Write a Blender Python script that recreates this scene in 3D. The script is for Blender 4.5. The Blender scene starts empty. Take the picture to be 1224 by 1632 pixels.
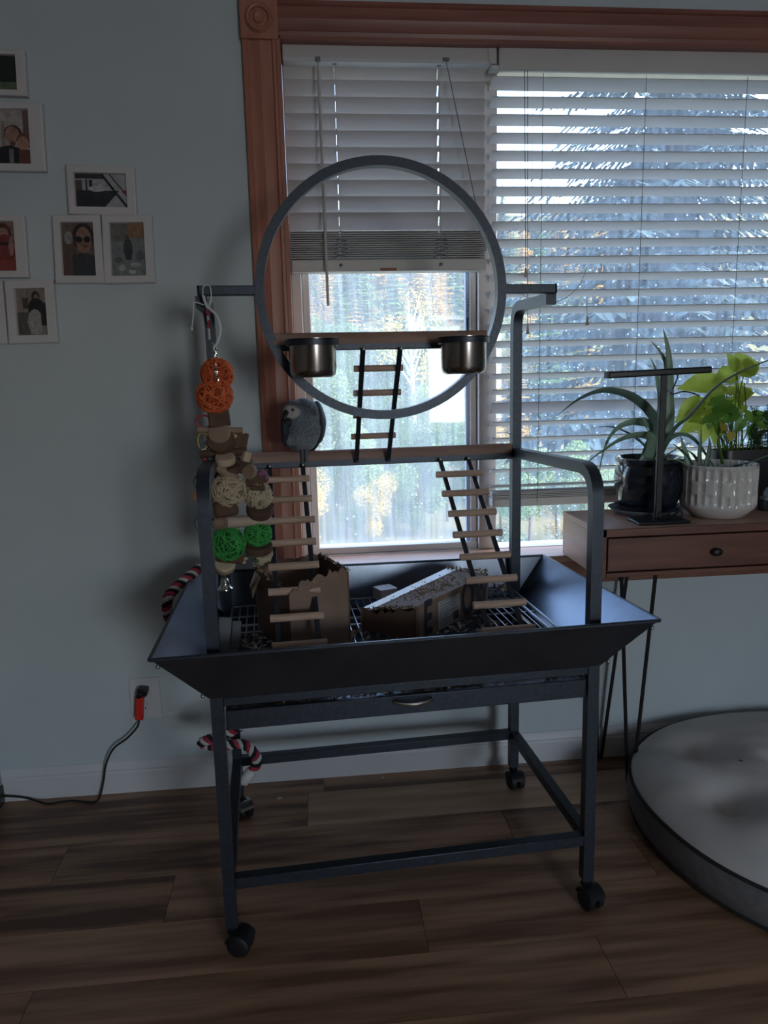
import bpy, bmesh, math, random
from mathutils import Vector, Matrix, Quaternion, noise
R_ = math.radians
random.seed(7)
SC = bpy.context.scene
COL = SC.collection

# ------------------------------------------------------------------ camera
CAM_LOC = Vector((0.0, 0.0, 1.25))
YAW, PITCH, ROLL = R_(5.548), R_(10.139), R_(-1.377)
FPX = 1190.0                                   # focal length in pixels of the 1224 x 1632 frame
_f = Vector((math.sin(YAW) * math.cos(PITCH), math.cos(YAW) * math.cos(PITCH), -math.sin(PITCH)))
_r = Vector((math.cos(YAW), -math.sin(YAW), 0.0))
_u = _r.cross(_f)
CR = math.cos(ROLL) * _r + math.sin(ROLL) * _u
CU = -math.sin(ROLL) * _r + math.cos(ROLL) * _u
CF = _f
cam_data = bpy.data.cameras.new('camera')
cam = bpy.data.objects.new('camera', cam_data)
COL.objects.link(cam)
cam.matrix_world = Matrix(((CR.x, CU.x, -CF.x, CAM_LOC.x), (CR.y, CU.y, -CF.y, CAM_LOC.y),
                           (CR.z, CU.z, -CF.z, CAM_LOC.z), (0, 0, 0, 1)))
cam_data.sensor_fit = 'AUTO'
cam_data.sensor_width = 36.0
cam_data.lens = FPX / 1632.0 * 36.0
cam_data.clip_start, cam_data.clip_end = 0.05, 600
SC.camera = cam

# ------------------------------------------------------------------ world, sun, lamps, exposure
SC.view_settings.view_transform = 'Standard'
SC.view_settings.look = 'None'
SC.view_settings.gamma = 1.0
SC.view_settings.use_curve_mapping = False
SC.view_settings.exposure = 0.12
world = bpy.data.worlds.new('sky')
SC.world = world
world.use_nodes = True
wn, wl = world.node_tree.nodes, world.node_tree.links
wn.clear()
w_out = wn.new('ShaderNodeOutputWorld')
w_bg = wn.new('ShaderNodeBackground')
w_sky = wn.new('ShaderNodeTexSky')
w_sky.sky_type = 'NISHITA'
w_sky.sun_disc = False
w_sky.sun_elevation = R_(38)
w_sky.sun_rotation = R_(100)
w_sky.air_density, w_sky.dust_density, w_sky.ozone_density = 1.0, 2.0, 1.0
w_bg.inputs['Strength'].default_value = 1.3
wl.new(w_sky.outputs[0], w_bg.inputs[0])
wl.new(w_bg.outputs[0], w_out.inputs[0])

def lamp(name, kind, loc, direction, energy, color, **kw):
    d = bpy.data.lights.new(name, kind)
    d.energy, d.color = energy, color
    for k, v in kw.items(): setattr(d, k, v)
    o = bpy.data.objects.new(name, d)
    COL.objects.link(o)
    o.location = loc
    o.rotation_euler = Vector(direction).to_track_quat('-Z', 'Y').to_euler()
    return o
lamp('sun', 'SUN', (20, -8, 20), (-0.72, 0.38, -0.58), 7.0, (1.0, 0.94, 0.86), angle=R_(0.6))
# daylight arriving through the window in the wall behind the camera
lamp('rear_window_daylight', 'AREA', (1.75, -3.62, 1.25), (-0.22, 1, 0), 33.0, (0.88, 0.94, 1.0), shape='RECTANGLE', size=0.8, size_y=1.0)
# the two openings through which sky light reaches the room, marked for the sampler
p_ = lamp('window_portal', 'AREA', (0.86, 2.40, 1.43), (0, -1, 0), 1.0, (1, 1, 1), shape='RECTANGLE', size=1.8, size_y=1.5)
p_.data.cycles.is_portal = True

# ------------------------------------------------------------------ where a pixel of the photograph lies in the room
def ray(px, py): return CF + CR * ((px - 612) / FPX) + CU * ((816 - py) / FPX)
def at(px, py, Y):
    d = ray(px, py); return CAM_LOC + d * (Y / d.y)
def onz(px, py, z):
    d = ray(px, py); return CAM_LOC + d * ((z - CAM_LOC.z) / d.z)
W = 2.221                                      # the window wall
SA = R_(3.229)                                 # the play stand stands turned by this much
S0 = Vector((0.184, 1.79, 0)); SX = Vector((math.cos(SA), math.sin(SA), 0)); SY = Vector((-math.sin(SA), math.cos(SA), 0))
def SL(u, v, z): return S0 + SX * u + SY * v + Vector((0, 0, z))
def SV(px, py, v):
    d = ray(px, py); k = (v - (CAM_LOC - S0).dot(SY)) / d.dot(SY); return CAM_LOC + d * k
SROT = Matrix.Rotation(SA, 3, 'Z')

# ------------------------------------------------------------------ materials
def lin(h):
    if isinstance(h, str):
        h = h.lstrip('#'); c = [int(h[i:i + 2], 16) / 255 for i in (0, 2, 4)]
    else: c = list(h)
    return tuple((x / 12.92 if x <= 0.04045 else ((x + 0.055) / 1.055) ** 2.4) for x in c)
def mat(name, c1, c2=None, rough=0.6, metal=0.0, scale=8.0, stretch=(1, 1, 1), detail=4, bump=0.0, bscale=None, spec=0.5, coat=0.0,
        transl=0.0, ramp=(0.35, 0.65), rnd=False, attr=None):
    m = bpy.data.materials.new(name); m.use_nodes = True
    n, l = m.node_tree.nodes, m.node_tree.links
    b = n['Principled BSDF']; out = n['Material Output']
    b.inputs['Roughness'].default_value = rough
    b.inputs['Metallic'].default_value = metal
    b.inputs['Specular IOR Level'].default_value = spec
    b.inputs['Coat Weight'].default_value = coat
    c1 = lin(c1); col = None
    b.inputs['Base Color'].default_value = (*c1, 1)
    tc = n.new('ShaderNodeTexCoord'); mp = n.new('ShaderNodeMapping')
    mp.inputs['Scale'].default_value = stretch
    if rnd:
        oi = n.new('ShaderNodeObjectInfo'); va = n.new('ShaderNodeVectorMath'); va.operation = 'ADD'
        vm = n.new('ShaderNodeVectorMath'); vm.operation = 'SCALE'; vm.inputs[0].default_value = (31, 17, 23)
        l.new(oi.outputs['Random'], vm.inputs['Scale'])
        l.new(tc.outputs['Object'], va.inputs[0]); l.new(vm.outputs[0], va.inputs[1]); l.new(va.outputs[0], mp.inputs[0])
    else: l.new(tc.outputs['Object'], mp.inputs[0])
    nz = n.new('ShaderNodeTexNoise'); nz.inputs['Scale'].default_value = scale; nz.inputs['Detail'].default_value = detail
    l.new(mp.outputs[0], nz.inputs['Vector'])
    if c2 is not None:
        rp = n.new('ShaderNodeValToRGB')
        rp.color_ramp.elements[0].position, rp.color_ramp.elements[1].position = ramp
        rp.color_ramp.elements[0].color = (*c1, 1); rp.color_ramp.elements[1].color = (*lin(c2), 1)
        l.new(nz.outputs['Fac'], rp.inputs[0]); col = rp.outputs[0]
        l.new(col, b.inputs['Base Color'])
    if attr:
        a = n.new('ShaderNodeAttribute'); a.attribute_name = attr; col = a.outputs['Color']
        l.new(col, b.inputs['Base Color'])
    if bump:
        bp = n.new('ShaderNodeBump'); bp.inputs['Strength'].default_value = bump; bp.inputs['Distance'].default_value = 0.002
        nb = n.new('ShaderNodeTexNoise'); nb.inputs['Scale'].default_value = bscale or scale * 6; nb.inputs['Detail'].default_value = 3
        l.new(mp.outputs[0], nb.inputs['Vector']); l.new(nb.outputs['Fac'], bp.inputs['Height']); l.new(bp.outputs[0], b.inputs['Normal'])
    if transl:
        t = n.new('ShaderNodeBsdfTranslucent'); mx = n.new('ShaderNodeMixShader'); mx.inputs[0].default_value = transl
        t.inputs['Color'].default_value = (*c1, 1)
        if col: l.new(col, t.inputs['Color'])
        l.new(b.outputs[0], mx.inputs[1]); l.new(t.outputs[0], mx.inputs[2]); l.new(mx.outputs[0], out.inputs['Surface'])
    return m

M = {}
M['wall'] = mat('painted_wall', '#b8c2c7', '#bec8cd', rough=0.75, scale=3, bump=0.15, bscale=160)
M['wall_far'] = mat('darker_far_walls', '#7d7a76', '#858280', rough=0.8, scale=3)  # walls out of view, darkened to cut bounced light and deepen shadows
M['ceiling'] = mat('ceiling_paint', '#d6d6d4', rough=0.9, bump=0.2, bscale=90)
M['white_paint'] = mat('white_trim_paint', '#c9cbd0', '#d0d2d6', rough=0.45, scale=4)
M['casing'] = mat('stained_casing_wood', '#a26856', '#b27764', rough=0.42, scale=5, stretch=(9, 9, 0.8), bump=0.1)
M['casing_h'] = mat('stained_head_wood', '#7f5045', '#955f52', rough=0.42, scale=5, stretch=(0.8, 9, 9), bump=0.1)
M['sill'] = mat('sill_wood', '#b08a74', '#c09a84', rough=0.4, scale=5, stretch=(0.8, 6, 9))
M['apron'] = mat('apron_wood', '#6f4434', '#80523f', rough=0.5, scale=5, stretch=(0.8, 9, 9))
M['vinyl'] = mat('white_vinyl', '#cfc9c6', '#d6d0cc', rough=0.4, scale=6)
M['strip'] = mat('glazing_strip', '#a9b4d6', rough=0.4)
M['ink'] = mat('dark_ink', '#30323c', rough=0.6)
M['slat'] = mat('blind_slat', '#cccbcd', '#d3d2d4', rough=0.5, scale=4, transl=0.10)
M['slat_closed'] = mat('closed_blind_slat', '#cfcccc', '#d6d3d3', rough=0.5, scale=4, transl=0.24)
M['rail'] = mat('blind_rail', '#c4c2c0', '#cbc9c7', rough=0.45, scale=4)
M['stack'] = mat('blind_stack', '#b9bac0', rough=0.5)
M['cord'] = mat('blind_cord', '#c2c0bc', rough=0.8)
M['dcord'] = mat('blind_lift_cord', '#777984', rough=0.8)
M['tassel'] = mat('cord_tassel', '#b5aa98', rough=0.5)
M['orange_tag'] = mat('rust_tag', '#9a5a44', rough=0.6)
M['metal'] = mat('gunmetal_powder_coat', '#343a44', '#3c434e', metal=0.6, rough=0.36, scale=120, bump=0.25, bscale=500, spec=0.5)
M['panel'] = mat('tray_panel_coat', '#5a616d', '#636b78', metal=0.9, rough=0.28, scale=9, bump=0.06, bscale=260, spec=0.6)
M['wire'] = mat('grate_wire', '#8d939c', rough=0.3, metal=0.9)
M['bolt'] = mat('zinc_bolt', '#b4b6ba', rough=0.28, metal=1.0)
M['chrome'] = mat('chrome', '#d8d8d6', rough=0.12, metal=1.0)
M['steel'] = mat('brushed_steel', '#9b9793', '#a8a4a0', rough=0.22, metal=1.0, scale=14, stretch=(8, 8, 0.3))
M['perch'] = mat('perch_wood', '#876b60', '#9b7c70', rough=0.6, scale=6, stretch=(1, 8, 8), bump=0.3)
M['rung'] = mat('rung_wood', '#a98f7e', '#c0a594', rough=0.6, scale=9, stretch=(1, 6, 6), bump=0.3, rnd=True)
M['rubber'] = mat('black_rubber', '#121316', rough=0.6)
M['plank_a'] = mat('oak_plank', '#785843', '#b28d72', rough=0.38, scale=2.6, stretch=(0.7, 9, 1), detail=8, bump=0.12, ramp=(0.38, 0.62), rnd=True)
M['plank_b'] = mat('dark_oak_plank', '#5c3f2f', '#a27d63', rough=0.40, scale=2.2, stretch=(0.8, 10, 1), detail=8, bump=0.12, ramp=(0.40, 0.62), rnd=True)
M['plank_c'] = mat('pale_oak_plank', '#886852', '#bd9d82', rough=0.38, scale=2.4, stretch=(0.7, 8, 1), detail=8, bump=0.12, ramp=(0.28, 0.7), rnd=True)
M['subfloor'] = mat('floor_wood', '#5c4130', '#7d5c46', rough=0.4, scale=2.4, stretch=(0.7, 9, 1), detail=8)
M['card'] = mat('cardboard', '#7b6658', '#887266', rough=0.85, scale=12, bump=0.15)
M['card_in'] = mat('cardboard_core', '#5f4a3e', '#6b5346', rough=0.9, scale=20)
M['card_white'] = mat('white_cardboard', '#c9c8cc', rough=0.7)
M['tape'] = mat('clear_tape', '#d9d6d4', rough=0.25)
M['label'] = mat('paper_label', '#b2b2b2', '#a6a6a7', rough=0.5, scale=30, stretch=(4, 4, 0.2))
M['torn'] = mat('torn_paper', '#a8998c', '#8e7b6c', rough=0.95, scale=30)
M['walnut'] = mat('walnut', '#5b372b', '#744a3a', rough=0.45, scale=4, stretch=(0.8, 8, 8), bump=0.15)
M['walnut_lit'] = mat('walnut_window_lit', '#a98673', '#b99682', rough=0.4, scale=5, stretch=(6, 0.8, 6), bump=0.1)  # lightened walnut: window light on the desk put into the colour
M['black_iron'] = mat('black_iron', '#16171b', rough=0.45)
M['black_glaze'] = mat('black_glaze', '#171d27', '#1d2530', rough=0.14, scale=5, coat=0.6)
M['black_plastic'] = mat('black_plastic', '#14171d', rough=0.35)
M['clear_plastic'] = mat('cloudy_plastic', '#9aa3ad', rough=0.2, transl=0.4)
M['white_glaze'] = mat('white_glaze', '#c9c6c5', '#d0cdcc', rough=0.2, scale=6, coat=0.5)
M['soil'] = mat('potting_soil', '#2b211b', '#3c2f27', rough=0.95, scale=60, bump=0.8)
M['aloe'] = mat('aloe_leaf', '#76927f', '#8aa592', rough=0.42, scale=14, stretch=(1, 1, 1))
M['aloe_dark'] = mat('aloe_leaf_dark', '#4d665e', '#5d776d', rough=0.45, scale=14)
M['pothos'] = mat('lime_leaf', '#9fb046', '#b3c263', rough=0.4, scale=18, transl=0.55)
M['pothos_d'] = mat('green_leaf', '#64923a', '#7ba64c', rough=0.4, scale=18, transl=0.45)
M['pothos_y'] = mat('yellow_leaf', '#a99a3c', '#b8aa4e', rough=0.5, scale=14, transl=0.4)
M['fern'] = mat('fern_leaf', '#2c4a2c', '#3d5f38', rough=0.5, scale=14, transl=0.25)
M['stem'] = mat('plant_stem', '#5c7a34', rough=0.5, transl=0.2)
M['bed_top'] = mat('bed_suede', '#cdc9c7', '#d6d2d0', rough=0.95, scale=5, bump=0.3, bscale=60)
M['bed_side'] = mat('bed_side_fabric', '#6c696a', '#787576', rough=0.95, scale=40, bump=0.4, bscale=150)
M['piping'] = mat('bed_piping', '#2c2a2b', rough=0.9)
M['plastic_white'] = mat('white_plastic', '#c7c8cb', rough=0.4)
M['appliance'] = mat('grey_appliance', '#8c9098', rough=0.4)
M['red'] = mat('red_plastic', '#d1342b', rough=0.4)
M['frame'] = mat('white_picture_frame', '#c4c1c3', '#cac7c9', rough=0.5, scale=6)
M['print'] = mat('photo_print', '#808080', rough=0.4, attr='Col')
M['orange'] = mat('orange_vine', '#c8582f', '#dd7342', rough=0.7, scale=40)
M['green'] = mat('green_vine', '#2c8a3c', '#45a653', rough=0.7, scale=40)
M['orange_core'] = mat('orange_vine_core', '#8f3a1e', rough=0.9)
M['green_core'] = mat('green_vine_core', '#1a5526', rough=0.9)
M['beige_core'] = mat('natural_vine_core', '#86775f', rough=0.9)
M['beige'] = mat('natural_vine', '#b7a78e', '#c6b79f', rough=0.8, scale=40)
M['bark'] = mat('bark_wood', '#4d382c', '#5f4738', rough=0.8, scale=22, bump=0.5)
M['wood_mid'] = mat('toy_wood', '#85705f', '#977f6d', rough=0.7, scale=18, bump=0.2)
M['wood_pale'] = mat('pale_toy_wood', '#b09a84', '#c0ab95', rough=0.7, scale=18, bump=0.2)
M['birch'] = mat('birch_stick', '#b9a999', '#a8968a', rough=0.7, scale=26, bump=0.3)
M['grey_wood'] = mat('weathered_grey_wood', '#565a62', '#656971', rough=0.8, scale=20, bump=0.2)
for nm, c in (('rope_red', '#a03048'), ('rope_black', '#17191c'), ('rope_white', '#b9bab9')):
    M[nm] = mat(nm, c, rough=0.95, bump=0.4, bscale=300)
for nm, c in (('link_red', '#b03038'), ('link_green', '#2f5a3a'), ('link_yellow', '#b9a24a'), ('link_blue', '#3e6673'), ('link_orange', '#b8642f'), ('link_teal', '#2d5560'), ('purple', '#7a4a68')):
    M[nm] = mat(nm, c, rough=0.4)
M['feather'] = mat('grey_feathers', '#5d6670', rough=0.8, attr='Col', bump=0.5, bscale=220)
M['wing'] = mat('dark_wing_feathers', '#262d36', '#303842', rough=0.75, scale=60, bump=0.4, bscale=220)
M['beak'] = mat('black_beak', '#15181c', rough=0.35)
M['eye_iris'] = mat('pale_iris', '#a09a86', rough=0.2)
M['foot'] = mat('grey_foot', '#5b626b', rough=0.7, bump=0.5, bscale=300)
M['tail'] = mat('red_tail', '#8e2f2f', rough=0.8)
M['grass'] = mat('meadow_grass', '#5f6d42', '#7f7c4e', rough=0.95, scale=0.9, bump=0.4)
M['hill'] = mat('autumn_hillside', '#46512f', '#6c6541', rough=1.0, scale=0.25)
M['trunk'] = mat('tree_bark', '#4c4038', '#5e5046', rough=0.95, scale=14, bump=0.5)
M['birch_bark'] = mat('birch_bark', '#c8c6c2', '#6e6a66', rough=0.8, scale=5, stretch=(1, 1, 5), ramp=(0.55, 0.68))
M['needle'] = mat('hazed_conifer_needles', '#263c44', '#3a555a', rough=0.9, scale=2)  # green pushed towards blue, painting haze into the needles
M['needle_g'] = mat('green_needles', '#43683c', '#5f8048', rough=0.9, scale=2)
M['larch'] = mat('larch_needles', '#ae9045', '#c4a75c', rough=0.9, scale=2, transl=0.2)
M['leaf_g'] = mat('tree_leaves', '#55744a', '#748f5c', rough=0.8, scale=2, transl=0.2)
M['leaf_y'] = mat('yellow_leaves', '#b39a45', '#c7b162', rough=0.8, scale=2, transl=0.3)
M['debris'] = mat('seed_husks', '#a8844e', '#6b5236', rough=0.9, scale=60)
M['shred'] = mat('paper_shreds', '#b5ada2', '#85796c', rough=0.9, scale=30)
M['fluff'] = mat('white_fluff', '#b9b9bd', rough=1.0)
M['bowl_holder'] = M['metal']

# dirty window glass: clear pane with a film of dust streaks lit by the day
def dusty(name, lo, hi, tint, vs, vd):
  gm = bpy.data.materials.new(name); gm.use_nodes = True
  n, l = gm.node_tree.nodes, gm.node_tree.links; n.clear()
  go = n.new('ShaderNodeOutputMaterial'); tr = n.new('ShaderNodeBsdfTransparent'); gl = n.new('ShaderNodeBsdfGlossy'); tl = n.new('ShaderNodeBsdfTranslucent')
  m1, m2 = n.new('ShaderNodeMixShader'), n.new('ShaderNodeMixShader')
  gl.inputs['Roughness'].default_value = 0.03; tl.inputs['Color'].default_value = tint; m1.inputs[0].default_value = 0.04
  tc = n.new('ShaderNodeTexCoord'); mp = n.new('ShaderNodeMapping'); mp.inputs['Scale'].default_value = (60, 1, 2.2); mp.inputs['Rotation'].default_value = (0, R_(9), 0)
  ns = n.new('ShaderNodeTexNoise'); ns.inputs['Scale'].default_value = 1.0; ns.inputs['Detail'].default_value = 6
  mr = n.new('ShaderNodeMapRange'); mr.inputs[1].default_value = 0.3; mr.inputs[2].default_value = 0.75; mr.inputs[3].default_value = lo; mr.inputs[4].default_value = hi
  sp = n.new('ShaderNodeTexVoronoi'); sp.inputs['Scale'].default_value = vs
  mr2 = n.new('ShaderNodeMapRange'); mr2.inputs[1].default_value = vd; mr2.inputs[2].default_value = vd + 0.05; mr2.inputs[3].default_value = 0.55; mr2.inputs[4].default_value = 0.0
  ad = n.new('ShaderNodeMath'); ad.operation = 'ADD'; ad.use_clamp = True
  l.new(tc.outputs['Object'], mp.inputs[0]); l.new(mp.outputs[0], ns.inputs['Vector']); l.new(ns.outputs['Fac'], mr.inputs[0])
  l.new(tc.outputs['Object'], sp.inputs['Vector']); l.new(sp.outputs['Distance'], mr2.inputs[0])
  l.new(mr.outputs[0], ad.inputs[0]); l.new(mr2.outputs[0], ad.inputs[1])
  l.new(tr.outputs[0], m1.inputs[1]); l.new(gl.outputs[0], m1.inputs[2])
  l.new(ad.outputs[0], m2.inputs[0]); l.new(m1.outputs[0], m2.inputs[1]); l.new(tl.outputs[0], m2.inputs[2]); l.new(m2.outputs[0], go.inputs['Surface'])
  return gm
M['glass'] = dusty('dusty_glass', 0.10, 0.27, (0.92, 0.95, 1.0, 1), 26, 0.05)
M['glass_r'] = dusty('specked_haze_glass', 0.045, 0.15, (0.72, 0.84, 1.0, 1), 42, 0.10)  # dust film tinted blue to paint in sky-lit haze

# ------------------------------------------------------------------ mesh helpers
def frames(path, closed=False, up0=None):
    P = [Vector(p) for p in path]; n = len(P); T = []
    for i in range(n):
        if closed: t = P[(i + 1) % n] - P[i - 1]
        else: t = P[min(i + 1, n - 1)] - P[max(i - 1, 0)]
        T.append(t.normalized())
    u = Vector(up0) if up0 else (Vector((0, 0, 1)) if abs(T[0].z) < 0.9 else Vector((0, -1, 0)))
    out = []
    for t in T:
        u = (u - t * u.dot(t))
        if u.length < 1e-6: u = t.orthogonal()
        u.normalize(); out.append((t, u.copy(), t.cross(u)))
    return P, out
class MB:
    def __init__(s): s.v, s.f, s.c, s.cur = [], [], [], None
    def add(s, vs, fs):
        o = len(s.v); s.v += [tuple(v) for v in vs]; s.f += [tuple(i + o for i in f) for f in fs]
        if s.cur is not None: s.c += [s.cur] * len(fs)
        return s
    def box(s, c, sz, rot=None):
        c = Vector(c); vs = []
        for x, y, z in ((-1, -1, -1), (1, -1, -1), (1, 1, -1), (-1, 1, -1), (-1, -1, 1), (1, -1, 1), (1, 1, 1), (-1, 1, 1)):
            p = Vector((x * sz[0] / 2, y * sz[1] / 2, z * sz[2] / 2))
            vs.append(c + (rot @ p if rot else p))
        return s.add(vs, [(0, 3, 2, 1), (4, 5, 6, 7), (0, 1, 5, 4), (1, 2, 6, 5), (2, 3, 7, 6), (3, 0, 4, 7)])
    def sweep(s, path, prof, up=None, closed=False, scl=None, cap=True):
        P, F = frames(path, closed, up); n, k = len(P), len(prof); vs = []
        for i, (p, (t, u, w)) in enumerate(zip(P, F)):
            q = scl[i] if scl else 1.0
            vs += [p + (w * a + u * b) * q for a, b in prof]
        fs = []
        for i in range(n if closed else n - 1):
            j = (i + 1) % n
            fs += [(i * k + a, i * k + (a + 1) % k, j * k + (a + 1) % k, j * k + a) for a in range(k)]
        if cap and not closed: fs += [tuple(range(k))[::-1], tuple((n - 1) * k + a for a in range(k))]
        return s.add(vs, fs)
    def bar(s, p, q, w, h=None, up=None):
        h = h or w
        return s.sweep([p, q], [(-w / 2, -h / 2), (w / 2, -h / 2), (w / 2, h / 2), (-w / 2, h / 2)], up)
    def tube(s, path, r, n=8, closed=False, up=None):
        rr = r if isinstance(r, (list, tuple)) else None
        pr = [(math.cos(2 * math.pi * a / n), math.sin(2 * math.pi * a / n)) for a in range(n)]
        if rr: return s.sweep(path, pr, up, closed, rr)
        return s.sweep(path, [(a * r, b * r) for a, b in pr], up, closed)
    def lathe(s, prof, c=(0, 0, 0), n=32, rot=None, flute=None):
        c = Vector(c); k = len(prof); vs = []
        for j in range(n):
            a = 2 * math.pi * j / n
            for i, (r, z) in enumerate(prof):
                if flute: r = r + flute(a, i)
                p = Vector((r * math.cos(a), r * math.sin(a), z)); vs.append(c + (rot @ p if rot else p))
        fs = [(j * k + i, ((j + 1) % n) * k + i, ((j + 1) % n) * k + i + 1, j * k + i + 1) for j in range(n) for i in range(k - 1)]
        return s.add(vs, fs)
    def ell(s, c, r, rot=None, n=16, m=10):
        c = Vector(c); r = (r, r, r) if not isinstance(r, (tuple, list)) else r
        vs, fs = [], []
        def P(x, y, z):
            p = Vector((x * r[0], y * r[1], z * r[2])); return c + (rot @ p if rot else p)
        vs.append(P(0, 0, -1))
        for i in range(1, m):
            ph = -math.pi / 2 + math.pi * i / m
            for j in range(n): vs.append(P(math.cos(ph) * math.cos(2 * math.pi * j / n), math.cos(ph) * math.sin(2 * math.pi * j / n), math.sin(ph)))
        vs.append(P(0, 0, 1))
        for j in range(n): fs.append((0, 1 + (j + 1) % n, 1 + j))
        for i in range(m - 2):
            for j in range(n): fs.append((1 + i * n + j, 1 + i * n + (j + 1) % n, 1 + (i + 1) * n + (j + 1) % n, 1 + (i + 1) * n + j))
        L = len(vs) - 1
        for j in range(n): fs.append((L, 1 + (m - 2) * n + j, 1 + (m - 2) * n + (j + 1) % n))
        return s.add(vs, fs)
    def plate(s, q, t):
        q = [Vector(p) for p in q]; nn = (q[1] - q[0]).cross(q[3] - q[0]).normalized() * t
        n = len(q)
        return s.add(q + [p + nn for p in q], [tuple(range(n))[::-1], tuple(range(n, 2 * n))] + [(i, (i + 1) % n, n + (i + 1) % n, n + i) for i in range(n)])
    def mesh(s, name, off=(0, 0, 0), smooth=None):
        off = Vector(off); me = bpy.data.meshes.new(name)
        me.from_pydata([Vector(v) - off for v in s.v], [], s.f)
        if s.c:
            at_ = me.color_attributes.new('Col', 'FLOAT_COLOR', 'CORNER')
            flat = []
            for p, c in zip(me.polygons, s.c): flat += [*c, 1.0] * p.loop_total
            at_.data.foreach_set('color', flat)
        if smooth is not None:
            me.polygons.foreach_set('use_smooth', [True] * len(me.polygons)); me.set_sharp_from_angle(angle=R_(smooth))
        me.update(); return me
    def build(s, name, m, parent=None, smooth=40, bevel=0.0, seg=2):
        me = s.mesh(name, wloc(parent), smooth); me.materials.append(M[m] if isinstance(m, str) else m)
        o = bpy.data.objects.new(name, me); COL.objects.link(o)
        if parent is not None: o.parent = parent
        if bevel:
            b = o.modifiers.new('edge', 'BEVEL'); b.width = bevel; b.segments = seg; b.limit_method = 'ANGLE'
        return o
def wloc(o):
    v = Vector((0, 0, 0))
    while o is not None: v += o.location; o = o.parent
    return v
def tag(o, label=None, cat=None, group=None, kind=None):
    if label: o['label'] = label
    if cat: o['category'] = cat
    if group: o['group'] = group
    if kind: o['kind'] = kind
    return o
def thing(name, loc, label, cat, group=None):
    o = bpy.data.objects.new(name, None); COL.objects.link(o); o.location = loc; o.empty_display_size = 0.05
    return tag(o, label, cat, group)
def inst(name, me, loc, parent=None, rot=None):
    o = bpy.data.objects.new(name, me); COL.objects.link(o)
    o.location = Vector(loc) - wloc(parent)
    if rot is not None: o.rotation_euler = rot
    if parent is not None: o.parent = parent
    return o
def arc_path(pts, r, n=6):
    """polyline with its inner corners rounded to radius r"""
    P = [Vector(p) for p in pts]; out = [P[0]]
    for i in range(1, len(P) - 1):
        a, b = (P[i - 1] - P[i]), (P[i + 1] - P[i]); d = min(r, a.length * .45, b.length * .45); a.normalize(); b.normalize()
        s_, e_ = P[i] + a * d, P[i] + b * d
        for k in range(n + 1):
            t = k / n; out.append(s_ * (1 - t) ** 2 + P[i] * 2 * t * (1 - t) + e_ * t * t)
    out.append(P[-1]); return out
def curve(pts, n=6):
    """Catmull-Rom through points"""
    P = [Vector(p) for p in pts]; P = [P[0] * 2 - P[1]] + P + [P[-1] * 2 - P[-2]]; out = []
    for i in range(1, len(P) - 2):
        for k in range(n):
            t = k / n; a, b, c, d = P[i - 1], P[i], P[i + 1], P[i + 2]
            out.append(0.5 * ((2 * b) + (c - a) * t + (2 * a - 5 * b + 4 * c - d) * t * t + (3 * b - a - 3 * c + d) * t ** 3))
    out.append(P[-2]); return out
def text_obj(body, size, name, m, parent, origin, xdir, ydir, depth=0.0003, bold=0.0):
    cu = bpy.data.curves.new(name, 'FONT'); cu.body = body; cu.size = size; cu.extrude = depth; cu.offset = bold; cu.align_x = 'CENTER'; cu.align_y = 'CENTER'
    t = bpy.data.objects.new(name + '_source', cu); COL.objects.link(t); bpy.context.view_layer.update()
    me = bpy.data.meshes.new_from_object(t.evaluated_get(bpy.context.evaluated_depsgraph_get()))
    bpy.data.objects.remove(t); bpy.data.curves.remove(cu)
    x, y = Vector(xdir), Vector(ydir); z = x.normalized().cross(y.normalized())
    o_ = Vector(origin) - wloc(parent)
    for v in me.vertices: v.co = o_ + x * v.co.x + y * v.co.y + z * v.co.z
    me.materials.clear(); me.materials.append(M[m]); me.name = name
    o = bpy.data.objects.new(name, me); COL.objects.link(o); o.parent = parent
    return o

# ================================================================== THE SETTING
XL, XR, YR, ZC = -2.3, 2.9, -3.6, 2.55
ox0, ox1, oz0, oz1 = -0.045, 1.76, 0.694, 2.158      # the opening in the window wall
WT = 0.17
b = MB()
b.box(((XL + ox0) / 2, W + WT / 2, ZC / 2), (ox0 - XL, WT, ZC)); b.box(((ox1 + XR) / 2, W + WT / 2, ZC / 2), (XR - ox1, WT, ZC))
b.box(((ox0 + ox1) / 2, W + WT / 2, oz0 / 2), (ox1 - ox0, WT, oz0)); b.box(((ox0 + ox1) / 2, W + WT / 2, (oz1 + ZC) / 2), (ox1 - ox0, WT, ZC - oz1))
wall_back = tag(b.build('wall_back', 'wall', smooth=None), 'pale blue grey painted wall around the window', kind='structure')
tag(MB().box((XL - .05, (YR + W) / 2, ZC / 2), (.1, W - YR + .2, ZC)).build('wall_left', 'wall_far', smooth=None), 'side wall out of view, darkened to cut bounced light', kind='structure')
tag(MB().box((XR + .05, (YR + W) / 2, ZC / 2), (.1, W - YR + .2, ZC)).build('wall_right', 'wall_far', smooth=None), 'opposite side wall out of view, darkened to cut bounced light', kind='structure')
rx0, rx1, rz0, rz1 = 1.12, 2.40, 0.58, 1.92
b = MB()
b.box(((XL + rx0) / 2, YR - .06, ZC / 2), (rx0 - XL, .12, ZC)); b.box(((rx1 + XR) / 2, YR - .06, ZC / 2), (XR - rx1, .12, ZC))
b.box(((rx0 + rx1) / 2, YR - .06, rz0 / 2), (rx1 - rx0, .12, rz0)); b.box(((rx0 + rx1) / 2, YR - .06, (rz1 + ZC) / 2), (rx1 - rx0, .12, ZC - rz1))
tag(b.build('wall_rear', 'wall_far', smooth=None), 'wall behind the viewer with a window opening', kind='structure')
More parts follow.
